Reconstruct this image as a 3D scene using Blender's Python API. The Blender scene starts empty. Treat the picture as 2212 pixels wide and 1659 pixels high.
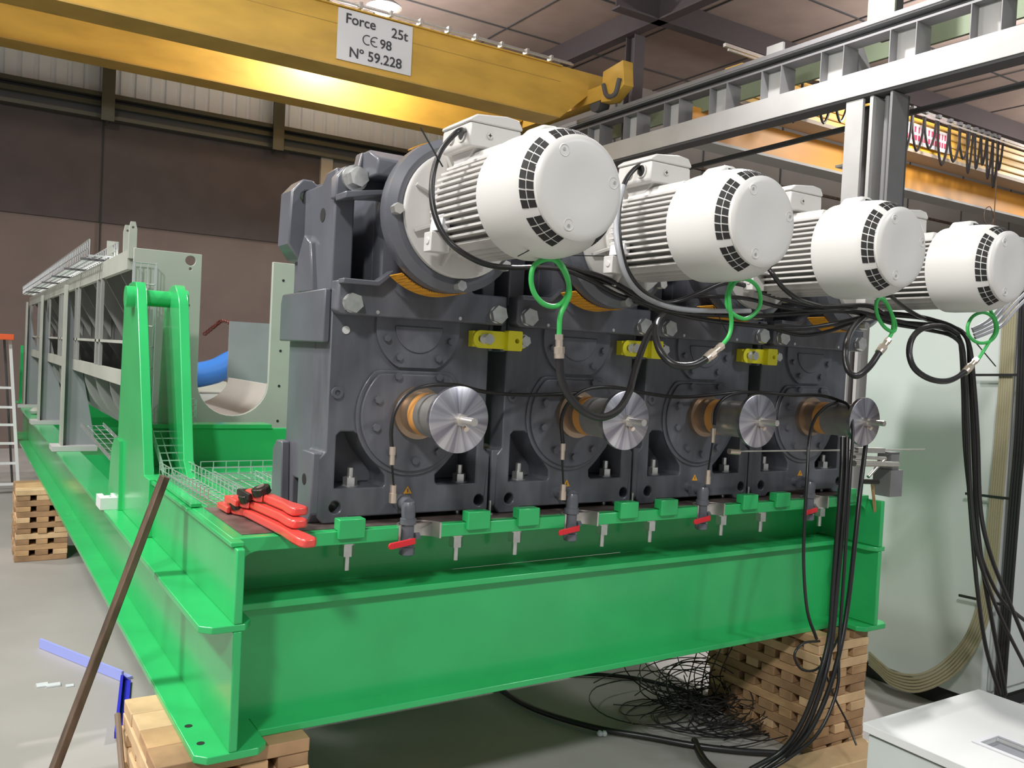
import bpy, bmesh, math, random
from mathutils import Vector, Matrix
from mathutils.geometry import tessellate_polygon
random.seed(7)
sc = bpy.context.scene
COL = sc.collection
PI = math.pi
R = math.radians

# ------------------------------------------------------------------ camera, world, lights, exposure
YAW, PIT, ROLL, FPX = .5668, -.0283, .0491, 1883.07
fw = Vector((math.sin(YAW)*math.cos(PIT), math.cos(YAW)*math.cos(PIT), math.sin(PIT)))
r0 = Vector((math.cos(YAW), -math.sin(YAW), 0)); u0 = r0.cross(fw)
rr = math.cos(ROLL)*r0 + math.sin(ROLL)*u0; uu = -math.sin(ROLL)*r0 + math.cos(ROLL)*u0
cd = bpy.data.cameras.new('camera'); cam = bpy.data.objects.new('camera', cd); COL.objects.link(cam)
cam.matrix_world = Matrix(((rr.x, uu.x, -fw.x, -1.2577), (rr.y, uu.y, -fw.y, -2.2611), (rr.z, uu.z, -fw.z, 1.6756), (0, 0, 0, 1)))
cd.sensor_fit = 'HORIZONTAL'; cd.sensor_width = 36; cd.lens = 36*FPX/2212; cd.clip_start = .05; cd.clip_end = 200
sc.camera = cam
sc.view_settings.view_transform = 'Standard'; sc.view_settings.look = 'None'
sc.view_settings.exposure = 0.0; sc.view_settings.gamma = 1; sc.view_settings.use_curve_mapping = False

w = bpy.data.worlds.new('hall_air'); sc.world = w; w.use_nodes = True
bg = w.node_tree.nodes['Background']; bg.inputs[0].default_value = (.93, .97, 1, 1); bg.inputs[1].default_value = .26

def area(name, loc, target, size, power, color=(1, 1, 1), spread=180):
    d = bpy.data.lights.new(name, 'AREA'); d.shape = 'DISK'; d.size = size; d.energy = power; d.color = color; d.spread = R(spread)
    o = bpy.data.objects.new(name, d); COL.objects.link(o); o.location = loc
    o.rotation_euler = (Vector(target)-Vector(loc)).to_track_quat('-Z', 'Y').to_euler(); return o
def point(name, loc, power, size=.15, color=(1, 1, 1)):
    d = bpy.data.lights.new(name, 'POINT'); d.energy = power; d.shadow_soft_size = size; d.color = color
    o = bpy.data.objects.new(name, d); COL.objects.link(o); o.location = loc; return o
area('hall_lamp_overhead_left', (-3.6, .9, 7.4), (0, .6, 0), .7, 270, (1, .98, .95))
area('fill_light_side_left', (-5.6, 1.4, 7.2), (0, .8, 1), .8, 430, (1, .98, .96))  # added fill light that brightens the left sides of the gear units
area('fill_light_front_left', (-5.5, -6.0, 7.3), (0, 1, 1), .9, 500, (1, .98, .95))  # weak fill light for the front faces, not a hall fixture
area('fill_light_front_right', (4.5, -6.5, 7.5), (2, 0, 0), .8, 230, (.95, .98, 1))  # added fill light for the low box top and the front faces
area('hall_lamp_far_left', (-4.5, 7.5, 7.5), (0, 5, 0), .8, 260, (1, .98, .95))
area('hall_lamp_right', (6.2, 4.6, 7.5), (1.8, -1, 0), .3, 600, (1, .96, .96))
point('crane_lamp_light', (3.55, 10.25, 6.5), 340, .12, (.97, .98, 1))
point('crane_bay_lamp', (12.5, 5.2, 6.3), 420, .2, (1, .95, .9))
point('crane_bay_lamp', (19.5, 6.0, 6.6), 420, .2, (1, .95, .9))

# ------------------------------------------------------------------ materials
def mat(name, col, rough=.5, metal=0., var=0., scale=8., bump=0., coat=0., stretch=None, col2=None, emit=0.):
    m = bpy.data.materials.new(name); m.use_nodes = True
    nt = m.node_tree; b = nt.nodes['Principled BSDF']
    b.inputs['Base Color'].default_value = (*col, 1); b.inputs['Roughness'].default_value = rough; b.inputs['Metallic'].default_value = metal
    if coat: b.inputs['Coat Weight'].default_value = coat; b.inputs['Coat Roughness'].default_value = .12
    if emit: b.inputs['Emission Color'].default_value = (*col, 1); b.inputs['Emission Strength'].default_value = emit
    if var or bump or col2:
        tc = nt.nodes.new('ShaderNodeTexCoord'); mp = nt.nodes.new('ShaderNodeMapping'); nz = nt.nodes.new('ShaderNodeTexNoise')
        nt.links.new(tc.outputs['Object'], mp.inputs[0]); nt.links.new(mp.outputs[0], nz.inputs['Vector'])
        nz.inputs['Scale'].default_value = scale; nz.inputs['Detail'].default_value = 5
        if stretch: mp.inputs['Scale'].default_value = stretch
        if var or col2:
            rp = nt.nodes.new('ShaderNodeValToRGB')
            c2 = col2 or tuple(min(1, c*(1+var)) for c in col); c1 = col if col2 else tuple(c*(1-var) for c in col)
            rp.color_ramp.elements[0].color = (*c1, 1); rp.color_ramp.elements[1].color = (*c2, 1)
            rp.color_ramp.elements[0].position = .35; rp.color_ramp.elements[1].position = .65
            nt.links.new(nz.outputs['Fac'], rp.inputs[0]); nt.links.new(rp.outputs[0], b.inputs['Base Color'])
        if bump:
            bp = nt.nodes.new('ShaderNodeBump'); bp.inputs['Strength'].default_value = bump; bp.inputs['Distance'].default_value = .01
            nt.links.new(nz.outputs['Fac'], bp.inputs['Height']); nt.links.new(bp.outputs[0], b.inputs['Normal'])
    return m
M = dict(
 green=mat('green_gloss_paint', (.03, .45, .13), .26, 0, .07, 3, coat=.3),
 iron=mat('dark_grey_cast_paint', (.108, .113, .132), .38, 0, .22, 14, .12, coat=.25, stretch=(1, 1, .25)),
 ironside=mat('dark_grey_machine_paint', (.112, .118, .138), .35, 0, .1, 5, coat=.3),
 white=mat('warm_white_motor_paint', (.60, .585, .56), .35, 0, .02, 10, coat=.1),
 fan=mat('white_plastic_cover', (.66, .65, .625), .38),
 dark=mat('black_void_mesh', (.012, .012, .012), .7),
 zinc=mat('zinc_plated_steel', (.72, .72, .7), .32, .85, .08, 40),
 steel=mat('bare_turned_steel', (.72, .69, .64), .36, .9, .05, 30),
 disc=mat('machined_disc_steel', (.8, .8, .82), .22, 1),
 oldsteel=mat('brown_bare_steel', (.2, .155, .14), .42, .6, .4, 9),
 rust=mat('rusty_bar_steel', (.115, .075, .05), .55, .35, .45, 16, .25, stretch=(1, 1, .4)),
 brownsteel=mat('oiled_sleeve_steel', (.42, .31, .22), .36, .8),
 tape=mat('orange_protective_tape', (.72, .34, .09), .45),
 ylw=mat('yellow_bracket_paint', (.88, .82, .03), .4),
 org=mat('orange_guard_paint', (.78, .36, .02), .45),
 crane=mat('crane_yellow_paint', (.63, .38, .065), .5, 0, .12, 1.2, stretch=(1, 1, 3)),
 crane2=mat('crane_orange_paint', (.78, .36, .06), .5, 0, .06, 1),
 craneflange=mat('crane_flange_paint', (.52, .33, .08), .55, 0, .1, 2),
 black=mat('black_cable_sheath', (.018, .017, .018), .33),
 tie=mat('black_nylon', (.015, .015, .016), .4),
 greycab=mat('grey_cable_sheath', (.42, .43, .46), .35),
 greencab=mat('green_cable_sheath', (.05, .47, .1), .4),
 beige=mat('beige_cable_sheath', (.30, .27, .17), .5),
 brass=mat('nickel_connector', (.85, .72, .6), .33, .9),
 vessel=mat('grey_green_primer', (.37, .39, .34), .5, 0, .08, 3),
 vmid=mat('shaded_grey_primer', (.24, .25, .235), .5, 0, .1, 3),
 vhull=mat('shaded_hull_primer', (.10, .105, .105), .5, 0, .1, 3),  # vessel primer darkened, shading inside the bays put into the colour
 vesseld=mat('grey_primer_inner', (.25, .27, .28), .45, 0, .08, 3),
 wood=mat('pine_timber', (.52, .32, .16), .75, 0, .2, 5, .2, stretch=(1, 1, 4)),
 wood2=mat('pale_pine_timber', (.66, .45, .25), .75, 0, .15, 7, .2),
 wood3=mat('brown_pine_timber', (.36, .215, .11), .78, 0, .25, 6, .2),
 red=mat('red_wrench_enamel', (.75, .075, .06), .3, coat=.4),
 redh=mat('red_lever_plastic', (.7, .02, .03), .4),
 blue=mat('blue_foam', (.03, .03, .55), .5),
 paleblue=mat('pale_blue_foam', (.35, .4, .85), .55),
 sheetblue=mat('blue_tarpaulin', (.03, .16, .5), .45),
 cabinet=mat('pale_grey_cabinet_paint', (.56, .6, .58), .45, 0, .02, 2),
 box=mat('light_grey_enclosure_paint', (.72, .73, .72), .45),
 boxside=mat('enclosure_gasket_dark', (.16, .14, .12), .6),
 steelgrey=mat('galvanised_structure_paint', (.20, .20, .205), .5, 0, .08, 2),
 steelpale=mat('pale_grey_structure_paint', (.46, .46, .45), .5, 0, .05, 2),
 steeldark=mat('dark_structure_paint', (.085, .085, .09), .6),
 orange=mat('orange_plastic', (.8, .12, .03), .5),
 alu=mat('white_ladder_paint', (.75, .76, .76), .4),
 plastic=mat('clear_plastic_bits', (.7, .74, .76), .25),
 paper=mat('white_sign_film', (.72, .72, .75), .5),
 ink=mat('dark_grey_ink', (.05, .05, .06), .6),
 redink=mat('red_ink', (.6, .05, .12), .6),
 rubber=mat('dark_roller_metal', (.045, .04, .038), .3, .7),
 screen=mat('grey_display_glass', (.3, .31, .34), .15),
 zincwire=mat('galvanised_wire', (.72, .75, .75), .3, .8),
 lamp=mat('lit_lamp_glass', (1, .98, .92), .5, emit=40.),
)

# ------------------------------------------------------------------ mesh builder
def vadd(a, b): return (a[0]+b[0], a[1]+b[1], a[2]+b[2])
def catmull(pts, n=5):
    P = [Vector(p) for p in pts]
    if len(P) < 3: return P
    P = [2*P[0]-P[1]] + P + [2*P[-1]-P[-2]]
    out = []
    for i in range(1, len(P)-2):
        a, b, c, d = P[i-1:i+3]
        for k in range(n):
            t = k/n
            out.append(.5*((2*b)+(c-a)*t+(2*a-5*b+4*c-d)*t*t+(3*b-a-3*c+d)*t**3))
    out.append(P[-2]); return out
def rrect(x0, x1, y0, y1, r, n=4):
    o = []
    for cx, cy, a in ((x1-r, y0+r, -90), (x1-r, y1-r, 0), (x0+r, y1-r, 90), (x0+r, y0+r, 180)):
        for k in range(n+1): t = R(a+90*k/n); o.append((cx+r*math.cos(t), cy+r*math.sin(t)))
    return o
def circ(cx, cy, r, n=24, a0=0, a1=360, close=True):
    m = n if close else n+1
    return [(cx+r*math.cos(R(a0+(a1-a0)*k/n)), cy+r*math.sin(R(a0+(a1-a0)*k/n))) for k in range(m)]
class MB:
    def __init__(s): s.v = []; s.f = []
    def add(s, v, f):
        n = len(s.v); s.v += [tuple(p) for p in v]; s.f += [tuple(i+n for i in q) for q in f]; return s
    def box(s, x0, x1, y0, y1, z0, z1):
        return s.add([(x0,y0,z0),(x1,y0,z0),(x1,y1,z0),(x0,y1,z0),(x0,y0,z1),(x1,y0,z1),(x1,y1,z1),(x0,y1,z1)],
                     [(3,2,1,0),(4,5,6,7),(0,1,5,4),(1,2,6,5),(2,3,7,6),(3,0,4,7)])
    def plate(s, ax, outer, a0, a1, holes=()):
        def P(p, a): return {'x': (a, p[0], p[1]), 'y': (p[0], a, p[1]), 'z': (p[0], p[1], a)}[ax]
        loops = [list(outer)]+[list(h) for h in holes]
        flat = [p for l in loops for p in l]; n = len(flat)
        if len(loops) == 1: tris = [tuple(range(n))]
        else:
            tm = bmesh.new(); tv = [tm.verts.new((p[0], p[1], 0)) for p in flat]; ed = []; k = 0
            for l in loops:
                for i in range(len(l)): ed.append(tm.edges.new((tv[k+i], tv[k+(i+1) % len(l)])))
                k += len(l)
            tm.verts.index_update(); bmesh.ops.triangle_fill(tm, use_beauty=True, use_dissolve=False, edges=ed, normal=(0, 0, 1))
            tm.verts.index_update(); tris = [tuple(q.index for q in f_.verts) for f_ in tm.faces]; tm.free()
        v = [P(p, a0) for p in flat]+[P(p, a1) for p in flat]
        f = [tuple(t) for t in tris]+[tuple(i+n for i in reversed(t)) for t in tris]
        k = 0
        for l in loops:
            m = len(l)
            for i in range(m): f.append((k+i, k+(i+1) % m, n+k+(i+1) % m, n+k+i))
            k += m
        return s.add(v, f)
    def lathe(s, prof, o, ax='y', n=32, a0=0, a1=360, closed=False):
        full = abs(a1-a0) >= 359.9; m = n if full else n+1; v = []
        for r, h in prof:
            for k in range(m):
                t = R(a0+(a1-a0)*k/n); a, b = r*math.cos(t), r*math.sin(t)
                v.append(vadd(o, {'y': (a, h, b), 'x': (h, a, b), 'z': (a, b, h)}[ax]))
        f = []; L = len(prof); rng = L if closed else L-1
        for i in range(rng):
            j = (i+1) % L
            for k in range(n): k2 = (k+1) % m; f.append((i*m+k, i*m+k2, j*m+k2, j*m+k))
        if full and not closed:
            if prof[0][0] > 1e-6: f.append(tuple(range(m)))
            if prof[-1][0] > 1e-6: f.append(tuple(reversed(range((L-1)*m, L*m))))
        if not full and closed:
            f.append(tuple(i*m for i in range(L))); f.append(tuple(reversed([i*m+n for i in range(L)])))
        return s.add(v, f)
    def cyl(s, p0, p1, r, r1=None, n=16):
        r1 = r if r1 is None else r1
        a, b = Vector(p0), Vector(p1); d = (b-a).normalized(); q = d.orthogonal().normalized(); t = d.cross(q)
        v = [a+r*(math.cos(2*PI*k/n)*q+math.sin(2*PI*k/n)*t) for k in range(n)]+[b+r1*(math.cos(2*PI*k/n)*q+math.sin(2*PI*k/n)*t) for k in range(n)]
        f = [(k, (k+1) % n, n+(k+1) % n, n+k) for k in range(n)]+[tuple(range(n)), tuple(reversed(range(n, 2*n)))]
        return s.add(v, f)
    def hexa(s, p0, p1, r): return s.cyl(p0, p1, r, n=6)
    def tube(s, pts, r, n=8, sm=5):
        P = catmull(pts, sm) if sm else [Vector(p) for p in pts]
        d = (P[1]-P[0]).normalized(); q = d.orthogonal().normalized(); v = []; m = len(P)
        for i, p in enumerate(P):
            d = (P[min(i+1, m-1)]-P[max(i-1, 0)]).normalized()
            q = (q-d*q.dot(d)).normalized(); t = d.cross(q)
            v += [p+r*(math.cos(2*PI*k/n)*q+math.sin(2*PI*k/n)*t) for k in range(n)]
        f = [(i*n+k, i*n+(k+1) % n, (i+1)*n+(k+1) % n, (i+1)*n+k) for i in range(m-1) for k in range(n)]
        f += [tuple(range(n)), tuple(reversed(range((m-1)*n, m*n)))]
        return s.add(v, f)
    def bar(s, p0, p1, w, h, up=(0, 0, 1)):
        a, b = Vector(p0), Vector(p1); d = (b-a).normalized(); u = Vector(up); q = d.cross(u).normalized(); t = q.cross(d)
        v = [p+sx*w/2*q+sy*h/2*t for p in (a, b) for sx, sy in ((-1,-1),(1,-1),(1,1),(-1,1))]
        return s.add(v, [(0,1,2,3),(7,6,5,4),(0,4,5,1),(1,5,6,2),(2,6,7,3),(3,7,4,0)])
def origin_of(par):
    p = Vector((0, 0, 0))
    while par is not None: p += par.location; par = par.parent
    return p
def build(name, mb, m, parent=None, bevel=0., label=None, smooth=38):
    me = bpy.data.meshes.new(name)
    if parent is not None: o0 = origin_of(parent)
    else:
        xs, ys, zs = zip(*mb.v); o0 = Vector(((min(xs)+max(xs))/2, (min(ys)+max(ys))/2, min(zs)))
    me.from_pydata([tuple(Vector(p)-o0) for p in mb.v], [], mb.f)
    bm = bmesh.new(); bm.from_mesh(me); bmesh.ops.remove_doubles(bm, verts=bm.verts, dist=1e-5)
    bmesh.ops.recalc_face_normals(bm, faces=bm.faces); bm.to_mesh(me); bm.free()
    me.materials.append(M[m] if isinstance(m, str) else m)
    me.polygons.foreach_set('use_smooth', [True]*len(me.polygons)); me.set_sharp_from_angle(angle=R(smooth))
    o = bpy.data.objects.new(name, me); COL.objects.link(o)
    if parent is not None: o.parent = parent
    else: o.location = o0
    if bevel:
        b = o.modifiers.new('edge', 'BEVEL'); b.width = bevel; b.segments = 2; b.limit_method = 'ANGLE'; b.angle_limit = R(40); b.harden_normals = False
    if label: o['label'] = label
    return o
def tag(o, label, cat, group=None):
    o['label'] = label; o['category'] = cat
    if group: o['group'] = group
    return o
def thing(name, loc, label, cat, group=None):
    o = bpy.data.objects.new(name, None); COL.objects.link(o); o.location = loc; o.empty_display_size = .1
    return tag(o, label, cat, group)
def solo(name, mb, m, label, cat, group=None, bevel=0., smooth=38): return tag(build(name, mb, m, None, bevel, None, smooth), label, cat, group)
def struct(name, mb, m, bevel=0.): o = build(name, mb, m, None, bevel); o['kind'] = 'structure'; return o
KIDS = {}
def copy_tree(o, parent=None):
    c = o.copy(); COL.objects.link(c)
    if parent is not None: c.parent = parent
    for ch in [k for k in ALL() if k.parent is o]: copy_tree(ch, c)
    return c
def ALL(): return list(COL.objects)
def text_mesh(name, txt, size, mtx, m, parent, align='CENTER'):
    cu = bpy.data.curves.new(name, 'FONT'); cu.body = txt; cu.size = size; cu.align_x = align; cu.align_y = 'CENTER'; cu.extrude = .0015; cu.offset = size*.012
    t = bpy.data.objects.new(name+'_curve', cu); COL.objects.link(t)
    dg = bpy.context.evaluated_depsgraph_get(); me = bpy.data.meshes.new_from_object(t.evaluated_get(dg))
    bpy.data.objects.remove(t); me.transform(mtx); me.materials.clear(); me.materials.append(M[m])
    o = bpy.data.objects.new(name, me); COL.objects.link(o); o.parent = parent; return o
CB={
'pow0':[[-.11,-.161,2.289],[-.15,-.198,2.275],[-.177,-.2,2.249],[-.206,-.2,2.207],[-.222,-.2,2.151],[-.232,-.22,2.08],[-.223,-.24,2.019],[-.2,-.26,1.973],[-.159,-.28,1.94],[-.071,-.25,1.924],[.054,-.18,1.933],[.202,-.1,1.954],[.348,-.02,1.963],[.452,.0,1.946],[.566,.02,1.916],[.647,.02,1.899],[.751,.02,1.89]],
'pow1':[[.54,-.137,2.304],[.5,-.15,2.286],[.457,-.16,2.241],[.423,-.18,2.177],[.404,-.2,2.102],[.404,-.22,2.018],[.438,-.22,1.952],[.524,-.18,1.912],[.664,-.1,1.892],[.802,-.04,1.881],[.93,-.02,1.883]],
'pow1b':[[.423,-.19,2.217],[.398,-.2,2.143],[.389,-.21,2.072],[.39,-.23,2.002],[.419,-.23,1.942],[.516,-.18,1.901],[.675,-.1,1.88],[.825,-.05,1.875],[.988,-.03,1.881],[1.175,-.03,1.894]],
'pow2':[[1.056,-.2,2.035],[1.031,-.25,2.006],[1.085,-.25,1.964],[1.223,-.2,1.938],[1.443,-.1,1.936],[1.616,-.05,1.937],[1.757,-.05,1.95]],
'pow3':[[1.574,-.3,2.001],[1.612,-.3,1.974],[1.776,-.25,1.944],[1.961,-.2,1.922],[2.171,-.15,1.908],[2.357,-.1,1.897]],
'run_a':[[.349,.0,1.978],[.508,.0,1.959],[.629,.0,1.921],[.694,-.02,1.893],[.809,-.02,1.898],[.906,-.04,1.937],[1.005,-.05,1.979],[1.098,-.05,1.984],[1.209,-.06,1.963],[1.312,-.08,1.943],[1.468,-.08,1.933],[1.605,-.1,1.943],[1.747,-.12,1.951],[1.856,-.15,1.903],[1.964,-.2,1.895],[2.073,-.25,1.894],[2.116,-.3,1.849],[2.153,-.3,1.721],[2.191,-.3,1.536],[2.226,-.3,1.348],[2.272,-.3,1.119],[2.357,-.3,.863],[2.473,-.3,.596],[2.584,-.3,.339]],
'run_b':[[.382,.02,1.97],[.545,.02,1.942],[.688,.02,1.898],[.837,.02,1.871],[1.019,.0,1.87],[1.236,-.02,1.881],[1.455,-.05,1.906],[1.662,-.1,1.927],[1.826,-.15,1.905],[1.949,-.2,1.89],[2.058,-.25,1.878],[2.087,-.3,1.82],[2.131,-.3,1.628],[2.179,-.3,1.349],[2.245,-.3,1.064],[2.315,-.3,.809],[2.406,-.3,.565],[2.539,-.3,.347]],
'run_c':[[.684,.04,1.895],[.834,.04,1.871],[1.005,.03,1.853],[1.212,.0,1.846],[1.444,-.02,1.846],[1.621,-.05,1.875],[1.75,-.1,1.911],[1.929,-.12,1.927],[2.024,-.2,1.917],[2.062,-.28,1.886],[2.079,-.33,1.829],[2.136,-.33,1.667],[2.188,-.33,1.446],[2.241,-.33,1.164],[2.339,-.33,.968],[2.506,-.33,.758],[2.726,-.33,.49]],
'run_d':[[1.294,.03,1.855],[1.494,.02,1.827],[1.607,-.02,1.841],[1.721,-.06,1.884],[1.837,-.1,1.928],[1.976,-.16,1.93],[2.056,-.24,1.901],[2.064,-.3,1.846],[2.145,-.28,1.664],[2.185,-.28,1.422],[2.252,-.28,1.193],[2.329,-.28,.996],[2.526,-.28,.762],[2.791,-.28,.61]],
'run_e':[[.924,.0,1.929],[1.04,-.02,1.937],[1.16,-.04,1.936],[1.312,-.06,1.917],[1.497,-.08,1.916],[1.691,-.1,1.922],[1.858,-.15,1.889],[1.997,-.2,1.875],[2.026,-.3,1.847],[2.07,-.32,1.774],[2.123,-.32,1.537],[2.174,-.32,1.259],[2.231,-.32,1.05],[2.314,-.32,.891],[2.48,-.32,.679],[2.693,-.32,.45]],
'grey0':[[2.193,-.28,1.879],[2.233,-.3,1.9],[2.278,-.32,1.933],[2.336,-.34,2.002],[2.403,-.36,2.069],[2.49,-.38,2.155]],
'grey1':[[2.202,-.28,1.866],[2.246,-.3,1.888],[2.303,-.32,1.921],[2.362,-.34,1.991],[2.429,-.36,2.058],[2.517,-.38,2.144]],
'grey2':[[2.21,-.28,1.854],[2.259,-.3,1.875],[2.329,-.32,1.91],[2.388,-.34,1.979],[2.456,-.36,2.047],[2.545,-.38,2.134]],
'grey3':[[2.185,-.28,1.888],[2.22,-.3,1.909],[2.253,-.32,1.94],[2.311,-.34,2.009],[2.377,-.36,2.076],[2.463,-.38,2.162]],
'gr0':[[.007,-.42,1.992],[.014,-.42,1.971],[.038,-.4,1.949],[.065,-.4,1.924],[.083,-.4,1.896],[.088,-.4,1.866],[.068,-.41,1.834],[.042,-.41,1.818],[-.001,-.42,1.82],[-.031,-.42,1.843],[-.044,-.42,1.877],[-.038,-.42,1.913],[-.008,-.42,1.932],[.025,-.42,1.935],[.044,-.43,1.914],[.062,-.43,1.886],[.07,-.43,1.851],[.064,-.42,1.821],[.051,-.42,1.791],[.051,-.42,1.744]],
'con0':[[.051,-.42,1.746],[.055,-.42,1.684]],
'bk0':[[.055,-.42,1.689],[.064,-.42,1.635],[.091,-.42,1.588],[.145,-.42,1.546],[.221,-.4,1.53],[.309,-.36,1.548],[.395,-.3,1.593],[.443,-.26,1.64],[.516,-.2,1.707],[.592,-.15,1.779],[.702,-.08,1.839]],
'gr1':[[.679,-.42,1.993],[.672,-.42,1.962],[.661,-.42,1.931],[.649,-.42,1.892],[.655,-.42,1.859],[.688,-.42,1.838],[.736,-.42,1.832],[.78,-.42,1.858],[.793,-.42,1.892],[.776,-.42,1.93],[.732,-.42,1.949],[.687,-.42,1.942],[.649,-.43,1.905],[.652,-.43,1.865],[.674,-.42,1.819],[.667,-.42,1.777],[.637,-.42,1.744]],
'con1':[[.641,-.42,1.747],[.576,-.42,1.703]],
'bk1':[[.58,-.42,1.705],[.525,-.42,1.683],[.472,-.4,1.683],[.458,-.36,1.716],[.489,-.3,1.76],[.577,-.2,1.807],[.71,-.08,1.847]],
'gr2':[[1.367,-.42,2.005],[1.376,-.42,1.966],[1.405,-.42,1.937],[1.442,-.42,1.9],[1.47,-.42,1.862],[1.462,-.42,1.836],[1.414,-.42,1.846],[1.372,-.42,1.879],[1.356,-.42,1.918],[1.373,-.42,1.944],[1.399,-.43,1.928],[1.437,-.43,1.884],[1.456,-.42,1.837],[1.431,-.42,1.804]],
'con2':[[1.438,-.42,1.808],[1.387,-.42,1.759]],
'bk2':[[1.391,-.42,1.762],[1.341,-.42,1.71],[1.307,-.4,1.677],[1.315,-.36,1.691],[1.332,-.33,1.734],[1.374,-.3,1.792],[1.538,-.2,1.854],[1.744,-.1,1.915]],
'gr3':[[2.049,-.42,1.987],[2.06,-.42,1.949],[2.096,-.42,1.919],[2.114,-.42,1.876],[2.073,-.42,1.836],[1.995,-.42,1.824],[1.93,-.42,1.843],[1.911,-.42,1.881],[1.943,-.42,1.921],[2.013,-.42,1.94],[2.064,-.43,1.921],[2.083,-.43,1.874],[2.061,-.42,1.829],[1.993,-.42,1.759]],
'con3':[[1.986,-.42,1.762],[1.912,-.42,1.71]],
'bk3':[[1.917,-.42,1.714],[1.813,-.42,1.676],[1.697,-.42,1.678],[1.629,-.4,1.713],[1.621,-.38,1.769],[1.668,-.36,1.828],[1.801,-.32,1.87],[1.992,-.28,1.885],[2.056,-.3,1.86]],
'ls0':[[-.146,.14,1.381],[-.152,.14,1.444],[-.14,.14,1.507],[-.101,.14,1.556],[-.035,.14,1.582],[.074,.16,1.585],[.2,.2,1.565],[.344,.24,1.556],[.512,.26,1.558],[.633,.26,1.566]],
'ls1':[[.488,.14,1.395],[.477,.14,1.482],[.51,.14,1.545],[.582,.14,1.586],[.705,.14,1.594],[.91,.2,1.573],[1.112,.24,1.561],[1.311,.24,1.576],[1.42,.22,1.59]],
'ls2':[[1.2,.14,1.462],[1.205,.14,1.521],[1.247,.14,1.566],[1.334,.14,1.589],[1.466,.14,1.592],[1.68,.18,1.583],[1.857,.18,1.586],[1.892,.1,1.568],[1.86,.03,1.545],[1.822,-.02,1.454],[1.768,-.06,1.328],[1.74,-.08,1.146],[1.738,-.08,.869],[1.707,-.1,.6],[1.684,-.12,.444],[1.592,-.12,.296],[1.531,-.05,.185],[1.456,.0,.119]],
'ls3':[[1.909,.12,1.563],[1.804,.1,1.543],[1.684,.06,1.494],[1.607,.02,1.414],[1.557,-.02,1.291],[1.532,-.04,1.114],[1.53,-.05,.935],[1.568,-.05,.75],[1.634,-.05,.631]],
'dr0':[[1.787,.0,1.424],[1.754,-.03,1.287],[1.723,-.05,1.086],[1.703,-.06,.848],[1.685,-.07,.649],[1.625,-.08,.495],[1.582,-.05,.317],[1.531,.0,.186],[1.408,.05,.113]],
'dr1':[[1.803,-.01,1.425],[1.771,-.04,1.269],[1.74,-.06,1.069],[1.714,-.07,.831],[1.687,-.08,.615],[1.632,-.09,.46],[1.591,-.06,.291],[1.559,.0,.171],[1.462,.05,.091]],
'dr2':[[1.969,.02,1.391],[1.866,-.04,1.209],[1.809,-.07,.991],[1.776,-.08,.771],[1.716,-.1,.598],[1.66,-.1,.441],[1.594,-.08,.289],[1.537,-.02,.157]],
'lc0':[[-.144,.14,1.395],[-.108,.2,1.268]],
'lm0':[[-.14,.14,1.359],[-.117,.18,1.314]],
'lc1':[[.488,.14,1.398],[.542,.2,1.248]],
'lm1':[[.492,.14,1.358],[.529,.18,1.299]],
'lc2':[[1.196,.14,1.449],[1.242,.2,1.279]],
'lm2':[[1.202,.14,1.405],[1.223,.18,1.337]],
'beige0':[[3.0,.038,2.141],[3.0,.034,1.604],[2.99,.037,1.108],[2.98,.041,.7],[2.96,.092,.437],[2.9,.168,.283],[2.85,.262,.195],[2.85,.401,.162],[2.9,.51,.168],[2.95,.614,.183]],
'beige1':[[3.0,.027,2.141],[3.0,.023,1.604],[2.99,.026,1.109],[2.98,.03,.702],[2.96,.077,.441],[2.9,.156,.275],[2.85,.26,.178],[2.85,.4,.148],[2.9,.51,.156],[2.95,.613,.17]],
'beige2':[[3.0,.016,2.14],[3.0,.012,1.605],[2.99,.015,1.111],[2.98,.019,.705],[2.96,.063,.445],[2.9,.143,.268],[2.85,.259,.162],[2.85,.399,.134],[2.9,.509,.143],[2.95,.612,.158]],
'beige3':[[3.0,.005,2.14],[3.0,.001,1.606],[2.99,.004,1.113],[2.98,.008,.708],[2.96,.048,.45],[2.9,.131,.26],[2.85,.258,.146],[2.85,.398,.12],[2.9,.508,.131],[2.95,.611,.146]],
'beige4':[[3.0,-.006,2.139],[3.0,-.01,1.606],[2.99,-.007,1.115],[2.98,-.003,.71],[2.96,.033,.454],[2.9,.119,.253],[2.85,.257,.13],[2.85,.397,.106],[2.9,.507,.119],[2.95,.61,.133]],
'beige5':[[3.0,-.017,2.139],[3.0,-.021,1.607],[2.99,-.018,1.117],[2.98,-.014,.713],[2.96,.019,.458],[2.9,.106,.246],[2.85,.256,.114],[2.85,.396,.092],[2.9,.506,.107],[2.95,.609,.121]],
'dark0':[[2.98,-.046,2.179],[2.98,-.067,1.522],[2.98,-.062,1.124],[2.97,-.063,.726],[2.96,-.065,.372],[2.95,-.07,.174]],
'dark1':[[2.98,-.059,2.179],[2.98,-.08,1.523],[2.98,-.075,1.126],[2.97,-.076,.729],[2.96,-.078,.376],[2.95,-.083,.179]],
'dark2':[[2.98,-.072,2.178],[2.98,-.092,1.524],[2.98,-.088,1.128],[2.97,-.088,.732],[2.96,-.09,.38],[2.95,-.095,.184]],
'dark3':[[2.98,-.085,2.177],[2.98,-.105,1.525],[2.98,-.101,1.13],[2.97,-.101,.735],[2.96,-.103,.384],[2.95,-.108,.188]],
'fc0':[[1.08,1.428,.02],[1.085,1.178,.02],[1.139,.984,.02],[1.25,.778,.02],[1.388,.62,.02],[1.518,.463,.02],[1.665,.33,.02],[1.831,.218,.02]],
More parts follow.
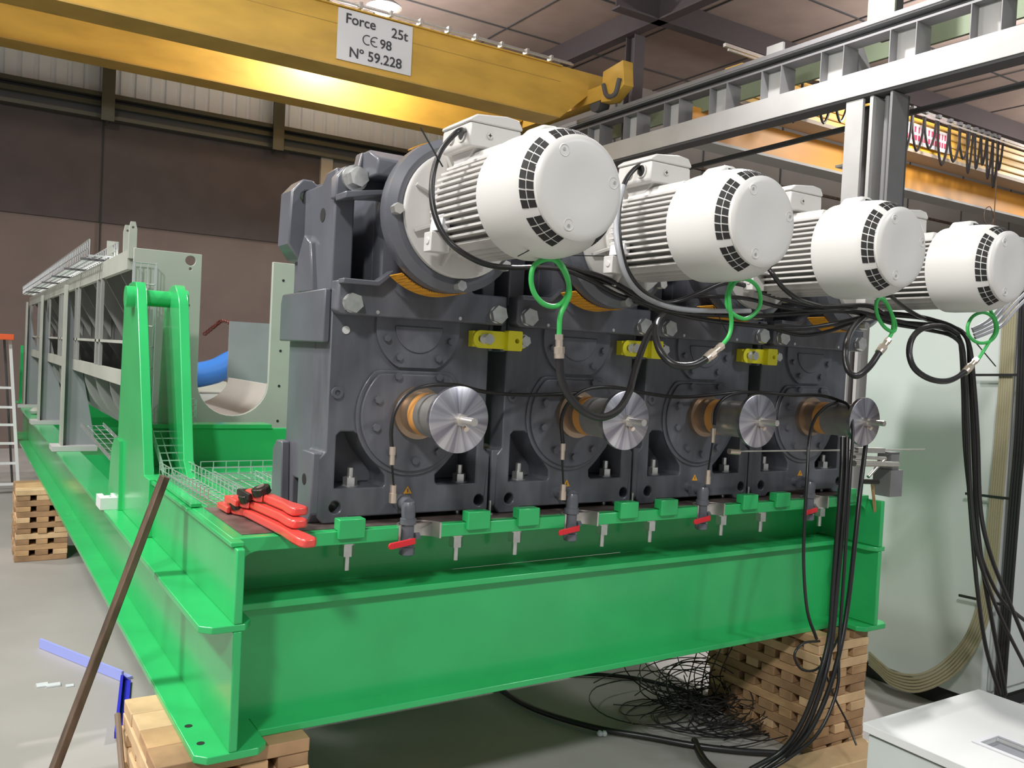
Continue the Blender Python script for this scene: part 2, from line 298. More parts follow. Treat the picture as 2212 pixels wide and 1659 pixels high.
'fc1':[[1.25,1.476,.015],[1.54,1.423,.015],[1.786,1.258,.015],[1.897,1.09,.015],[1.963,.92,.015],[1.974,.738,.015],[1.93,.462,.015]],
'fc2':[[1.552,.498,.02],[1.457,.345,.02],[1.406,.189,.02]],
'thin':[[1.624,-.08,.568],[1.717,-.08,.406],[1.788,-.1,.288],[1.785,-.15,.215]],
'hoop':[[1.652,-.05,.62],[1.555,-.05,.624],[1.507,-.05,.585],[1.55,-.05,.524],[1.634,-.05,.506],[1.701,-.05,.538],[1.727,-.06,.585],[1.744,-.07,.632]],
'rod':[[1.246,.1,1.364],[2.522,.1,1.353]],
'rodsleeve':[[2.02,.1,1.358],[2.209,.1,1.353]],
'pipeA':[[2.01,.1,1.3],[2.317,.1,1.289]],
'pipeB':[[2.072,.1,1.22],[2.183,.1,1.214]],
'pipeC':[[2.112,.1,1.239],[2.226,.1,1.318]],
'stick':[[2.173,.12,1.203],[2.268,.16,1.057]],
'chain':[[.227,4.2,1.747],[.266,4.1,1.802],[.297,4.0,1.845],[.232,3.5,1.818]]}

# ------------------------------------------------------------------ the hall
b = MB().box(-14, 32, -12, 12.5, -.1, 0); struct('floor', b, mat('concrete_floor', (.355, .34, .32), .5, 0, .09, 1.3, .05))
struct('ceiling', MB().box(-14, 32, -2, 12.8, 7.7, 7.8), mat('roof_panels', (.40, .315, .285), .8, 0, .06, 2))
struct('wall_back', MB().box(-14, 6.9, 12.5, 12.6, 0, 3.46), mat('brown_wall_base', (.150, .112, .098), .8, 0, .05, 2))
struct('wall_back', MB().box(-14, 3.95, 12.47, 12.6, 3.46, 5.2), mat('dark_wall_curtain', (.062, .047, .045), .8, 0, .08, 3))
m = mat('corrugated_translucent_sheet', (.82, .87, .93), .4)
b = MB(); x = -14
pts = []
while x < 6.8:
    pts += [(x, 12.45), (x+.14, 12.45), (x+.16, 12.49), (x+.2, 12.49)]; x += .22
outl = pts+[(7.0, 12.6), (-14, 12.6)]
struct('wall_back', b.plate('z', outl, 5.2, 7.7), m)
struct('wall_back', MB().box(6.9, 32, 12.5, 12.6, 0, 7.7), mat('pale_brown_wall_sheet', (.31, .285, .26), .75, 0, .05, 1))
for k in range(9): struct('trim_%d' % (k+1), MB().box(7.8+2.6*k, 7.83+2.6*k, 12.47, 12.5, 0, 7.7), 'steeldark')
for k, z in enumerate((5.0, 6.2, 7.4)): struct('trim_%d' % (k+10), MB().box(7.0, 32, 12.42, 12.5, z, z+.05), 'rust')
struct('trim_13', MB().box(.51, .53, 12.455, 12.47, 0, 5.2), 'dark')
struct('wall_back', MB().box(3.95, 6.9, 12.5, 12.6, 3.46, 5.2), M['craneflange'] if 0 else mat('tan_wall_sheet', (.2, .165, .14), .8)); struct('trim_14', MB().box(3.95, 4.16, 12.4, 12.5, 2, 5.0), mat('pale_wall_strip', (.35, .30, .24), .7))
for k in range(14): struct('trim_%d' % (k+15), MB().box(-4+2.2*k, -3.97+2.2*k, -2, 12.5, 7.685, 7.7), 'steeldark')
for k in range(6): struct('trim_%d' % (k+29), MB().box(-14, 32, 1+2.1*k, 1.03+2.1*k, 7.68, 7.7), 'steeldark')
struct('wall_right', MB().box(31.2, 31.3, -12, 12.5, 0, 7.7), mat('grey_brown_side_wall', (.28, .25, .23), .8))
# wall rails (two stacked rolled sections in front of the back wall)
gr = mat('dark_olive_rail_paint', (.075, .07, .05), .5, .2)
for k, (z0, z1, y0) in enumerate(((5.30, 5.36, 12.2), (5.17, 5.24, 12.26), (5.0, 5.06, 12.3))):
    lab = ('upper', 'middle', 'lower')[k]
    solo('wall_rail', MB().box(-14, 7.0, y0, 12.44, z0, z1), gr, 'long %s olive rail running across the top of the dark back wall' % lab, 'rail', 'rails on the back wall')
solo('wall_rail_backing', MB().box(-14, 7.0, 12.38, 12.44, 5.06, 5.3), 'steeldark', 'dark web plate behind the olive rails of the back wall', 'beam')
for k, x in enumerate((.53, 3.1, -2.1)):
    lab = ('olive wall post left of the sign, above the dark wall seam', 'olive wall post under the crane between the pale sheets and the sign', 'olive wall post far left behind the crane')[k]
    t = thing('wall_post', (x, 12.15, 4.9), lab, 'post', 'olive posts over the back wall')
    build('flange', MB().box(x-.09, x+.09, 12.1, 12.12, 4.93, 7.7), gr, t); build('web', MB().box(x-.01, x+.01, 12.12, 12.44, 4.93, 7.7), gr, t)
# roof beams
rb = mat('dark_purple_roof_steel', (.075, .06, .065), .7)
for k, y in enumerate((8.7,)):
    t = thing('roof_beam', (12, y, 7.25), 'dark roof beam running across above the second crane', 'beam')
    build('bottom_flange', MB().box(7.3, 31, y-.1, y+.1, 7.25, 7.28), rb, t); build('web', MB().box(7.3, 31, y-.01, y+.01, 7.28, 7.68), rb, t)
t = thing('roof_beam', (8.21, 6, 7.25), 'dark roof beam running away above the grey runway', 'beam')
build('bottom_flange', MB().box(8.11, 8.31, -2, 12.4, 7.25, 7.28), rb, t); build('web', MB().box(8.2, 8.22, -2, 12.4, 7.28, 7.68), rb, t)
t = thing('roof_column', (8.3, 9.4, 0), 'dark column rising behind the yellow buffer box to the roof', 'column')
build('flange', MB().box(8.2, 8.42, 9.28, 9.3, 0, 7.24), rb, t); build('flange', MB().box(8.2, 8.42, 9.5, 9.52, 0, 7.24), rb, t); build('web', MB().box(8.3, 8.32, 9.3, 9.5, 0, 7.24), rb, t)
solo('brace_rod', MB().bar((8.0, -1.0, 4.85), (8.0, 12.3, 4.62), .05, .06), 'steeldark', 'thin dark brace tube running behind the grey column under the runway', 'brace')

# ------------------------------------------------------------------ runway girder, x = 7.25
t = thing('crane_runway_girder', (7.25, 5, 4.82), 'grey ladder-shaped crane runway girder high on the right', 'girder')
Y0, Y1 = -4.0, 12.3
build('top_flange', MB().box(7.25, 7.47, Y0, Y1, 5.585, 5.605), 'steelgrey', t)
build('top_chord_web', MB().box(7.36, 7.38, Y0, Y1, 5.50, 5.585), 'steeldark', t)
build('middle_flange', MB().box(7.25, 7.47, Y0, Y1, 5.475, 5.50), 'steelgrey', t)
build('crane_rail', MB().box(7.24, 7.30, Y0, Y1, 5.605, 5.66), 'steelgrey', t)
build('bottom_chord', MB().plate('y', [(7.2,4.83),(7.22,4.83),(7.22,5.08),(7.5,5.08),(7.5,5.10),(7.2,5.10)], Y0, Y1), 'steelpale', t)
build('lower_flange', MB().box(7.22, 7.45, Y0, Y1, 4.80, 4.83), 'steeldark', t)
for k in range(14):
    y = 12.0-.905*k+.0
    y = 8.12+.905*4-.905*k
    q = build('post', MB().box(7.37, 7.38, y-.15, y+.15, 5.1, 5.475), 'steelpale', t)
    for yy in (y-.16, y+.15): build('post_flange', MB().box(7.24, 7.5, yy, yy+.01, 5.1, 5.475), 'steelgrey', q)
t = thing('building_column', (7.25, 3.95, 0), 'pale grey steel column carrying the crane runway', 'column')
build('front_flange', MB().box(7.22, 7.26, 4.03, 4.25, 0, 4.79), 'steelpale', t)
build('web', MB().box(7.5, 7.53, 3.66, 4.25, 0, 4.79), 'steeldark', t)
build('flange', MB().box(7.22, 7.5, 3.90, 3.94, 0, 4.79), 'steelpale', t)
build('flange', MB().box(7.22, 7.5, 3.66, 3.69, 0, 4.79), 'steelgrey', t)
build('service_pipe', MB().cyl((7.35, 3.8, 0), (7.35, 3.8, 4.79), .035), 'steelgrey', t)
build('service_pipe', MB().cyl((7.35, 3.98, 0), (7.35, 3.98, 4.79), .03), 'steelgrey', t)
t = thing('upper_stanchion', (7.7, 4.1, 5.1), 'grey stanchion rising behind the runway above the pale column', 'column')
build('post', MB().bar((7.62, 4.35, 5.1), (7.62, 4.55, 5.6), .2, .2, (1, 0, 0)), 'steelgrey', t)
build('web', MB().box(7.6, 7.8, 4.0, 4.25, 5.6, 7.68), 'steeldark', t)
build('flange', MB().box(7.57, 7.6, 3.95, 4.3, 5.6, 7.68), mat('pale_green_steel', (.25, .3, .22), .6), t)
for k, (y, h, wd) in enumerate(((5.87, .1, .05), (5.5, .22, .13), (7.0, .09, .05))):
    solo('rail_stop', MB().box(7.38, 7.42, y-wd, y+wd, 5.607, 5.61+h), 'steelpale', ('small pale tab on the runway, between two other tabs', 'tallest pale rectangular tab standing on the runway', 'small pale tab on the runway nearest the yellow buffer')[k], 'tab', 'tabs on the runway')
gy = mat('pale_green_gangway', (.2, .25, .16), .7)
solo('gangway_plate', MB().box(8.3, 8.35, -2, 12.0, 5.62, 6.1), gy, 'pale green gangway skirt seen through the runway openings', 'skirt')
solo('gangway_skirt', MB().box(8.3, 8.34, -2, 12.0, 5.2, 5.5), mat('brown_skirt', (.12, .075, .06), .8), 'brown board under the green gangway behind the runway', 'board')

# ------------------------------------------------------------------ bridge crane with sign
t = thing('bridge_crane', (3, 9.4, 5.5), 'yellow double-girder bridge crane carrying the 25t sign', 'crane')
def girder(x0, x1, y0, y1, z0, z1, parent, mm='crane', mf='craneflange'):
    g = build('girder', MB().box(x0, x1, y0+.04, y1-.04, z0+.02, z1), mm, parent)
    build('bottom_flange', MB().box(x0, x1, y0, y1, z0, z0+.02), mf, g)
    build('top_flange', MB().box(x0, x1, y0, y1, z1, z1+.02), mm, g)
    return g
g1 = girder(-14, 6.62, 9.09, 9.62, 5.5, 6.3, t)
build('weld_seam', MB().box(-14, 6.62, 9.124, 9.131, 6.07, 6.078), 'craneflange', g1)
g2 = girder(-14, 6.62, 10.98, 11.4, 5.5, 6.3, t)
# tapered ends towards the runway
for (y0, y1) in ((9.13, 9.58), (11.02, 11.36)):
    build('girder_end', MB().plate('y', [(6.62, 5.5), (7.56, 6.3), (7.56, 6.32), (6.62, 6.32)], y0, y1), 'crane', t)
build('end_carriage', MB().box(7.16, 7.4, 8.72, 12.2, 5.82, 6.05), 'crane', t)
for y in (8.95, 11.9): build('wheel', MB().cyl((7.18, y, 5.80), (7.38, y, 5.80), .13, n=24), 'steeldark', t)
build('buffer_box', MB().plate('x', [(8.15, 5.9), (8.2, 6.28), (8.68, 6.22), (8.7, 5.75), (8.45, 5.72)], 7.1, 7.3), 'crane', t, .01)
build('buffer_hose', MB().tube([(7.08, 8.62, 6.0), (7.06, 8.5, 5.8), (7.06, 8.3, 5.78), (7.07, 8.22, 6.0)], .035), 'steeldark', t)
sg = thing('crane_sign', (3.4, 9.12, 5.53), 'white capacity sign with dark lettering on the yellow crane girder', 'sign')
build('panel', MB().box(2.93, 4.03, 9.105, 9.125, 5.60, 6.285), 'paper', sg)
def tx(s, size, x, z, align='CENTER', name='lettering'):
    text_mesh(name, s, size, Matrix.Translation((x-3.4, 9.10-9.12, z-5.53)) @ Matrix.Rotation(PI/2, 4, 'X'), 'ink', sg, align)
tx('Force', .19, 3.25, 6.16); tx('25t', .19, 3.83, 6.12); tx('98', .18, 3.63, 5.93); tx('N\u00ba 59.228', .19, 3.49, 5.72)
ce = MB()
for cx in (3.355, 3.47):
    ce.plate('y', circ(cx, 5.94, .07, 14, 60, 300, False)+list(reversed(circ(cx, 5.94, .057, 14, 60, 300, False))), 9.097, 9.104)
ce.box(3.41, 3.47, 9.097, 9.104, 5.933, 5.947)
build('ce_mark', ce, 'ink', sg)
# pipes and clips along the near girder
cp = MB().cyl((-14, 9.07, 6.36), (6.8, 9.07, 6.36), .018).cyl((-14, 9.12, 6.40), (6.8, 9.12, 6.40), .012)
c0 = solo('crane_conduit', cp, 'zinc', 'thin shiny conduit lines along the top of the near crane girder', 'conduit')
for k in range(12): build('clip', MB().box(1.4+.45*k, 1.44+.45*k, 9.02, 9.14, 6.321, 6.40), 'zinc', c0)
lp = thing('crane_lamp', (4.05, 10.2, 6.45), 'glaring lamp between the crane girders at the top edge', 'lamp')
build('housing', MB().lathe([(.05, 7.15), (.08, 7.05), (.26, 6.92), (.27, 6.9)], (4.05, 10.2, 0), 'z', 24), 'steelgrey', lp)
build('bulb', MB().lathe([(.0, 6.74), (.1, 6.76), (.15, 6.84), (.12, 6.93)], (4.05, 10.2, 0), 'z', 24), 'lamp', lp)
build('hanger', MB().cyl((4.05, 10.2, 7.15), (4.05, 10.2, 7.68), .015), 'steeldark', lp)

# ------------------------------------------------------------------ second crane in the right bay
t = thing('bridge_crane', (14, 7.6, 5.1), 'orange bridge crane in the right-hand bay behind the column', 'crane')
build('girder', MB().box(7.95, 31, 7.72, 7.95, 5.2, 5.68), 'crane2', t)
build('bottom_flange', MB().box(7.9, 31, 7.62, 8.05, 5.16, 5.2), 'steelpale', t)
build('box_girder', MB().box(8.7, 31, 7.3, 7.66, 5.78, 6.36), mat('bright_crane_yellow', (.85, .5, .06), .45), t)
build('platform', MB().box(8.5, 31, 7.24, 7.7, 5.72, 5.78), mat('beige_platform', (.45, .38, .3), .6), t)
for k in range(4): build('stiffener', MB().box(8.75, 31, 7.27, 7.3, 5.88+.13*k, 5.90+.13*k), 'craneflange', t)
sg = thing('crane_banner', (13.4, 7.2, 5.9), 'white banner with red writing on the orange crane behind the column', 'sign')
build('panel', MB().box(12.3, 14.1, 7.22, 7.24, 5.86, 6.22), 'paper', sg)
rr_ = MB(); x = 12.36
random.seed(3)
while x < 14.0:
    wd = random.uniform(.03, .09)
    rr_.box(x, x+wd, 7.21, 7.22, 5.93, 6.02); rr_.box(x, x+wd*.5, 7.21, 7.22, 6.07, 6.17); x += wd+.04
build('red_writing', rr_, 'redink', sg)['kind'] = 'stuff'
sl = solo('festoon_rail', MB().bar((7.9, 6.9, 6.33), (26, 6.9, 6.2), .05, .05).bar((7.9, 6.82, 6.24), (26, 6.82, 6.11), .03, .03), 'zinc', 'galvanised double festoon rail above the hanging cable loops', 'rail')
fx = [9.2, 9.9, 10.3, 12.0, 12.35, 12.7, 13.1, 13.45, 13.75, 14.0, 14.25, 14.45, 14.65, 14.85, 15.0]
for k, x in enumerate(fx):
    wd = .34 if k < 9 else .2; h = (.78, .66, .56)[k % 3]+(.25 if k == 13 else 0)
    zt = 6.28-.007*(x-8)
    cpt = [(x, 6.84, zt), (x+.04, 6.84, zt-h*.6), (x+wd/2, 6.84, zt-h), (x+wd-.04, 6.84, zt-h*.6), (x+wd, 6.84, zt)]
    tt = solo('festoon_cable', MB().tube(cpt, .022, 6), 'black', 'black hanging cable loop, number %s counting from the left along the festoon rail' % ['one','two','three','four','five','six','seven','eight','nine','ten','eleven','twelve','thirteen','fourteen','fifteen'][k], 'cable', 'festoon loops on the second crane')
    build('trolley', MB().box(x-.04, x+.04, 6.8, 6.88, zt, zt+.06), 'steeldark', tt)
hk = solo('pendant_wire', MB().cyl((15.05, 6.84, 3.6), (15.05, 6.84, 6.2), .01, n=6).tube([(15.05, 6.84, 4.75), (14.9, 6.84, 4.95), (14.72, 6.84, 4.85), (14.75, 6.84, 4.65), (14.95, 6.84, 4.62), (15.05, 6.84, 4.75)], .008, 6), 'rust', 'thin red-brown pendant wire hanging below the festoon loops', 'wire')
solo('junction_box', MB().bar((7.54, 4.1, 4.0), (8.12, 4.65, 4.0), .06, .06).box(8.1, 8.4, 4.6, 4.9, 3.8, 4.3).box(8.05, 8.45, 4.5, 5.0, 4.3, 4.33).box(8.05, 8.45, 4.5, 5.0, 3.77, 3.8), 'steelpale', 'pale box fixed beside the column under the orange crane', 'box')
solo('mezzanine_beam', MB().box(8.5, 31, 9.0, 9.2, 4.6, 4.9), gy, 'pale green beam behind the tall cabinet at right', 'beam')

# ------------------------------------------------------------------ green machine base frame
fr = thing('machine_base_frame', (.84, 4.7, .534), 'large welded green steel base frame resting on timber stacks', 'base frame')
XL, XR, YF, YB = -.59, 2.27, .124, 9.3
def side(xw, sgn, nm):
    b = MB().plate('z', [(xw-.1*1, YF+.03), (xw-.07, YF), (xw+.07, YF), (xw+.1, YF+.03), (xw+.1, YB), (xw-.1, YB)], .534, .556)
    build('bottom_flange', b, 'green', fr, .003)
    b = MB().plate('z', [(xw-.1, YF+.03), (xw-.07, YF), (xw+.02, YF), (xw+.045, YF+.04), (xw+.045, YB), (xw-.1, YB)], .892, .912) if sgn < 0 else \
        MB().plate('z', [(xw-.045, YF+.04), (xw-.02, YF), (xw+.03, YF), (xw+.04, YF+.03), (xw+.04, YB), (xw-.045, YB)], .892, .912)
    build('middle_flange', b, 'green', fr, .003)
    build('web', MB().box(xw-.012, xw+.012, YF, YB, .556, .892), 'green', fr, .004)
    build('upper_web', MB().box(xw-.012, xw+.012, YF, 2.0, .912, 1.12), 'green', fr, .004)
side(XL, -1, 'l'); side(XR-.0, 1, 'r')
for x, y in ((-.655, .22), (-.66, .35)):   # holes in the left bottom flange, drawn as dark recessed slots
    build('bolt_hole', MB().cyl((x, y, .5561), (x, y, .557), .011), 'dark', fr)
# front beam
build('front_bottom_flange', MB().box(XL+.1, XR-.1, .235, .5, .534, .556), 'green', fr, .003)
build('front_web', MB().box(XL+.012, XR-.012, .325, .345, .556, .892), 'green', fr)
build('front_shelf', MB().box(XL+.05, XR-.045, .295, .45, .894, .916), 'green', fr, .003)
build('front_upper_web', MB().box(XL+.012, XR-.012, .45, .47, .916, 1.095), 'green', fr)
for z0, z1, y in ((1.0, 1.01, 0),): pass
# gussets with rounded inner corner at both ends of the front
for xw, s in ((XL+.012, 1), (XR-.012, -1)):
    g = [(xw, 1.095), (xw+s*.06, 1.095)]+[(xw+s*(.06-.06*math.sin(R(a))), 1.035+.06*math.cos(R(a))) for a in (15, 30, 45, 60, 75, 90)]
    build('corner_gusset', MB().plate('y', g, .2, .225), 'green', fr)
    g = [(xw, .556), (xw+s*.05, .556)]+[(xw+s*(.05-.05*math.sin(R(a))), .606-.05*math.cos(R(a))) for a in (15, 30, 45, 60, 75, 90)]
    build('corner_gusset', MB().plate('y', g, .295, .325), 'green', fr)
# table plate with scallops at each output
P = .64
edge = [(XL-.005, .2)]
for i in range(4):
    cx = i*P-.008
    edge += [(cx-.075, .2)]+[(cx-.075*math.cos(R(a)), .2+.075*math.sin(R(a))) for a in range(20, 161, 20)]+[(cx+.075, .2)]
edge += [(XR+.0, .2), (XR+.0, 1.75), (XL-.005, 1.75)]
build('table_plate', MB().plate('z', edge, 1.093, 1.135), 'green', fr, .003)
build('machined_face', MB().plate('z', [(XL+.03, .235), (XR-.03, .235), (XR-.03, .69), (XL+.03, .69)], 1.135, 1.1375), 'oldsteel', fr)
for i in range(4):
    cx = i*P-.008
    pr = MB().lathe([(.0755, 1.09), (.0755, 1.14), (.069, 1.14), (.069, 1.09)], (cx, .2, 0), 'z', 20, 0, 180, True)
    build('machined_bore', pr, 'steel', fr)
    for x0 in (cx-.278, cx+.165):
        tb = MB().plate('x', [(.185, 1.112), (.2, 1.112), (.2, 1.136), (.228, 1.136), (.228, 1.172), (.185, 1.172)], x0, x0+.085)
        build('locating_tab', tb, 'green', fr, .003)
build('left_rail', MB().box(-.612, -.575, .70, 1.37, 1.121, 1.135), 'green', fr, .002)
build('left_rail', MB().box(-.60, -.565, .70, 1.40, 1.137, 1.150), 'green', fr, .002)
build('left_rail', MB().box(-.612, -.575, .15, .69, 1.121, 1.134), 'green', fr, .002)
# cross members and rear
build('cross_panel', MB().box(XL+.012, XR, 1.75, 1.79, .9, 1.30), 'green', fr, .003)
build('cross_panel_cap', MB().box(-.54, -.02, 1.74, 1.86, 1.30, 1.318), 'green', fr)
build('cross_web', MB().box(XL+.012, XR, 4.2, 4.23, .54, .89), 'green', fr)
build('cross_web', MB().box(XL+.012, XR, YB-.02, YB, .54, .89), 'green', fr)
build('floor_pan', MB().box(XL+.05, XR-.05, 2.0, YB, .6, .61), 'green', fr)
# lifting bracket: two tapered plates with a pipe
for xw, nm in ((-.6, 'l'), (-.475, 'r')):
    dz = 0 if nm == 'l' else 0
    pl = [(1.33, 1.14), (1.33, .913) if nm == 'l' else (1.33, 1.136), (2.12, .913) if nm == 'l' else (2.02, 1.136), (2.14, 1.10), (2.14, 1.14), (2.09, 1.87), (2.05, 1.905), (1.97, 1.93), (1.88, 1.935), (1.80, 1.93), (1.76, 1.89), (1.44, 1.14)] if nm == 'l' else \
         [(1.34, 1.136), (2.02, 1.136), (1.93, 1.86), (1.88, 1.90), (1.80, 1.925), (1.72, 1.925), (1.66, 1.89), (1.62, 1.84), (1.42, 1.2)]
    build('lifting_plate', MB().plate('x', pl, xw-.02 if nm == 'l' else xw, xw+.02 if nm == 'l' else xw+.04), 'green', fr, .003)
build('lifting_plate_foot', MB().plate('x', [(1.95, .913), (2.28, .913), (2.22, 1.16), (2.14, 1.22), (1.98, 1.22)], -.635, -.615), 'green', fr)
build('lifting_pipe', MB().cyl((-.64, 1.83, 1.865), (-.41, 1.83, 1.865), .036, n=24), 'green', fr)
build('pipe_collar', MB().cyl((-.655, 1.83, 1.865), (-.62, 1.83, 1.865), .047, n=24), 'green', fr)
build('pipe_collar', MB().cyl((-.435, 1.83, 1.865), (-.40, 1.83, 1.865), .047, n=24), 'green', fr)
solo('plastic_spacer_block', MB().plate('z', [(-.705, 1.98), (-.625, 1.98), (-.625, 2.12), (-.645, 2.12), (-.645, 2.06), (-.68, 2.06), (-.68, 2.12), (-.705, 2.12)], .9125, .965).cyl((-.665, 2.02, .965), (-.665, 2.02, .97), .008), 'box', 'small pale block on the green flange left of the lifting bracket', 'block')

# ------------------------------------------------------------------ gear units
def hexbolt(x, y, z, r=.03, h=.022, washer=True, d=-1, ax='y'):
    b = MB()
    if ax == 'y':
        b.hexa((x, y, z), (x, y+d*h, z), r)
        if washer: b.cyl((x, y+.001, z), (x, y+d*.004, z), r*.95, n=20)
    return b
def gear_unit():
    t = thing('gear_unit', (0, .3, 1.138), 'x', 'gear unit', 'four gear units in a row')
    S = []
    # main casing
    out = [(-.296, 1.138), (-.225, 1.138), (-.21, 1.155), (.21, 1.155), (.225, 1.138), (.27, 1.138), (.296, 1.16), (.296, 1.345), (.272, 1.365), (.272, 1.86), (-.296, 1.86), (-.296, 1.365), (-.315, 1.345), (-.315, 1.16)]
    out[5] = (.285, 1.138); 
    pl = [(-.262, 1.247), (-.098, 1.247), (-.092, 1.255), (-.094, 1.285), (-.115, 1.31), (-.15, 1.345), (-.175, 1.385), (-.188, 1.415), (-.205, 1.425), (-.25, 1.425), (-.262, 1.413)]
    pr = [(-x+.004, z) for x, z in pl]
    pr = [(.243, 1.247), (.10, 1.247), (.09, 1.255), (.088, 1.28), (.125, 1.315), (.165, 1.36), (.19, 1.40), (.215, 1.41), (.235, 1.405), (.243, 1.39)]
    hl = circ(-.2565, 1.188, .019, 16); hr = circ(.261, 1.188, .019, 16)
    casing = MB().plate('y', out, .30, .43, [pl, pr, hl, hr])
    c = build('front_casing', casing, 'iron', t, .006)
    body = MB().plate('x', [(.43, 1.245), (.60, 1.245), (.60, 1.138), (.735, 1.138), (.735, 1.34), (.69, 1.37), (.69, 1.86), (.43, 1.86)], -.296, .272)
    build('casing_body', body, 'ironside', t, .006)
    build('joint_block', MB().plate('x', [(.305, 1.70), (.735, 1.70), (.735, 1.83), (.72, 1.86), (.305, 1.865)], -.318, -.296), 'ironside', t, .005)
    build('joint_block', MB().plate('x', [(.305, 1.70), (.735, 1.70), (.735, 1.83), (.72, 1.86), (.305, 1.865)], .272, .29), 'ironside', t, .005)
    # feet side bosses
    build('foot_boss', MB().plate('x', [(.302, 1.17), (.33, 1.138), (.43, 1.138), (.43, 1.33), (.40, 1.36), (.302, 1.36)], -.335, -.296), 'ironside', t, .005)
    build('foot_boss', MB().plate('x', [(.62, 1.138), (.735, 1.138), (.735, 1.33), (.70, 1.36), (.64, 1.36)], -.325, -.296), 'ironside', t, .005)
    build('foot_hole', MB().cyl((-.336, .37, 1.27), (-.3345, .37, 1.27), .018), 'dark', t)
    # covers
    uc = circ(0, 1.765, .148, 30, -62, 242, False); uc = [(x, max(z, 1.632)) for x, z in uc]
    uc = [p for p in uc if p[1] < 1.80]
    k = [(x, z) for x, z in circ(0, 1.765, .15, 40, 180-14, 360+14, False)]
    k = [(x, max(z, 1.632)) for x, z in k]
    build('upper_cover', MB().plate('y', [(-.15, 1.79)]+[p for p in k if p[1] < 1.79]+[(.15, 1.79)], .288, .30), 'iron', t, .004)
    build('upper_boss', MB().plate('y', circ(-.0, 1.765, .085, 28, 180, 360, False), .283, .288), 'iron', t, .003)
    lc = [(x, min(z, 1.622)) for x, z in circ(-.008, 1.478, .197, 48)]
    g = MB().plate('y', lc, .292, .30); build('bearing_cover_rim', g, 'iron', t, .003)
    lc = [(x, min(z, 1.612)) for x, z in circ(-.008, 1.478, .183, 48)]
    cvr = build('bearing_cover', MB().plate('y', lc, .282, .292), 'iron', t, .004)
    for a in (200, 235, 305, 340): build('cover_bolt', MB().cyl((.122*math.cos(R(a)), .288, 1.765+.122*math.sin(R(a))), (.122*math.cos(R(a)), .276, 1.765+.122*math.sin(R(a))), .012, n=6), 'iron', t)
    for a in (22, 60, 120, 160, 195, 235, 270, 305, 345): build('cover_bolt', MB().cyl((.146*math.cos(R(a)), .282, 1.478+.146*math.sin(R(a))), (.146*math.cos(R(a)), .27, 1.478+.146*math.sin(R(a))), .013, n=6), 'iron', t)
    # header flange of the adapter
    hd = [(-.30, 1.80), (-.285, 1.787), (.285, 1.787), (.298, 1.80), (.298, 1.885), (.17, 1.885), (.12, 1.93), (-.14, 1.92), (-.18, 1.89), (-.30, 1.89)]
    build('lower_flange', MB().plate('y', hd, .238, .30), 'iron', t, .006)
    build('lower_flange_lip', MB().plate('y', [(-.30, 1.878), (-.185, 1.878), (-.14, 1.915), (-.14, 1.93), (-.19, 1.893), (-.30, 1.893)], .20, .245), 'ironside', t, .003)
    up = [(-.312, 2.135), (-.17, 2.15), (.17, 2.15), (.30, 2.135), (.30, 2.20), (.27, 2.235), (.20, 2.235), (.19, 2.285), (-.09, 2.285), (-.235, 2.285), (-.245, 2.235), (-.285, 2.235), (-.312, 2.20)]
    build('upper_flange', MB().plate('y', up, .262, .31), 'iron', t, .006)
    build('upper_flange_lip', MB().plate('y', [(-.312, 2.125), (-.15, 2.16), (-.15, 2.172), (-.312, 2.145)], .18, .265), 'ironside', t, .003)
    build('upper_lug', MB().plate('x', [(.33, 2.2), (.33, 2.285), (.22, 2.285), (.15, 2.25), (.15, 2.2)], -.23, -.10), 'ironside', t, .006)
    # middle plate around the bell with two dark windows
    mid = MB().plate('y', [(-.155, 1.88), (.14, 1.88), (.14, 2.2), (-.155, 2.2)], .25, .33); build('adapter_wall', mid, 'iron', t)
    build('rear_wall', MB().box(-.26, .25, .56, .62, 1.86, 2.2), 'ironside', t)
    for x0, x1 in ((-.300, -.235), (.235, .285)): build('corner_post', MB().plate('x', [(.30, 1.86), (.66, 1.86), (.66, 2.0), (.60, 2.20), (.42, 2.20), (.38, 2.23), (.30, 2.235)], x0, x1), 'ironside', t, .006)
    build('upper_casing', MB().plate('x', [(.33, 1.86), (.66, 1.86), (.64, 2.05), (.56, 2.17), (.40, 2.2), (.33, 2.2)], -.155, .14), 'ironside', t, .006)
    build('side_rib', MB().plate('x', [(.42, 1.86), (.56, 1.86), (.58, 1.97), (.52, 2.05), (.46, 2.02)], -.318, -.29), 'ironside', t, .006)
    ear = [(-.352, 2.02), (-.318, 1.975), (-.28, 1.96), (-.235, 1.96), (-.235, 2.235), (-.262, 2.225), (-.275, 2.238), (-.31, 2.238), (-.347, 2.195)]
    build('lifting_ear', MB().plate('y', ear, .575, .69, [circ(-.292, 2.178, .022, 18)]), 'ironside', t, .006)
    build('side_hole', MB().cyl((-.3015, .40, 2.10), (-.30, .40, 2.10), .022), 'dark', t)
    # bell housing + ring
    bell = MB().lathe([(.155, .30), (.165, .22), (.19, .15), (.222, .115), (.228, .10), (.228, .055), (.205, .035), (.19, .035), (.10, .06)], (-.009, 0, 2.094), 'y', 56)
    build('bell_housing', bell, 'ironside', t)
    for x in (-.009,):
        gd = MB().lathe([(.229, .108), (.2325, .108), (.236, .190), (.2325, .190)], (x, 0, 2.094), 'y', 40, 231, 296, True)
        build('perforated_guard', gd, 'guardmat', t, 0, 'orange perforated guard strip under the bell housing')
        gd = MB().lathe([(.229, .118), (.232, .118), (.232, .135), (.229, .135)], (x, 0, 2.094), 'y', 30, 75, 125, True)
        build('perforated_guard', gd, 'org', t)
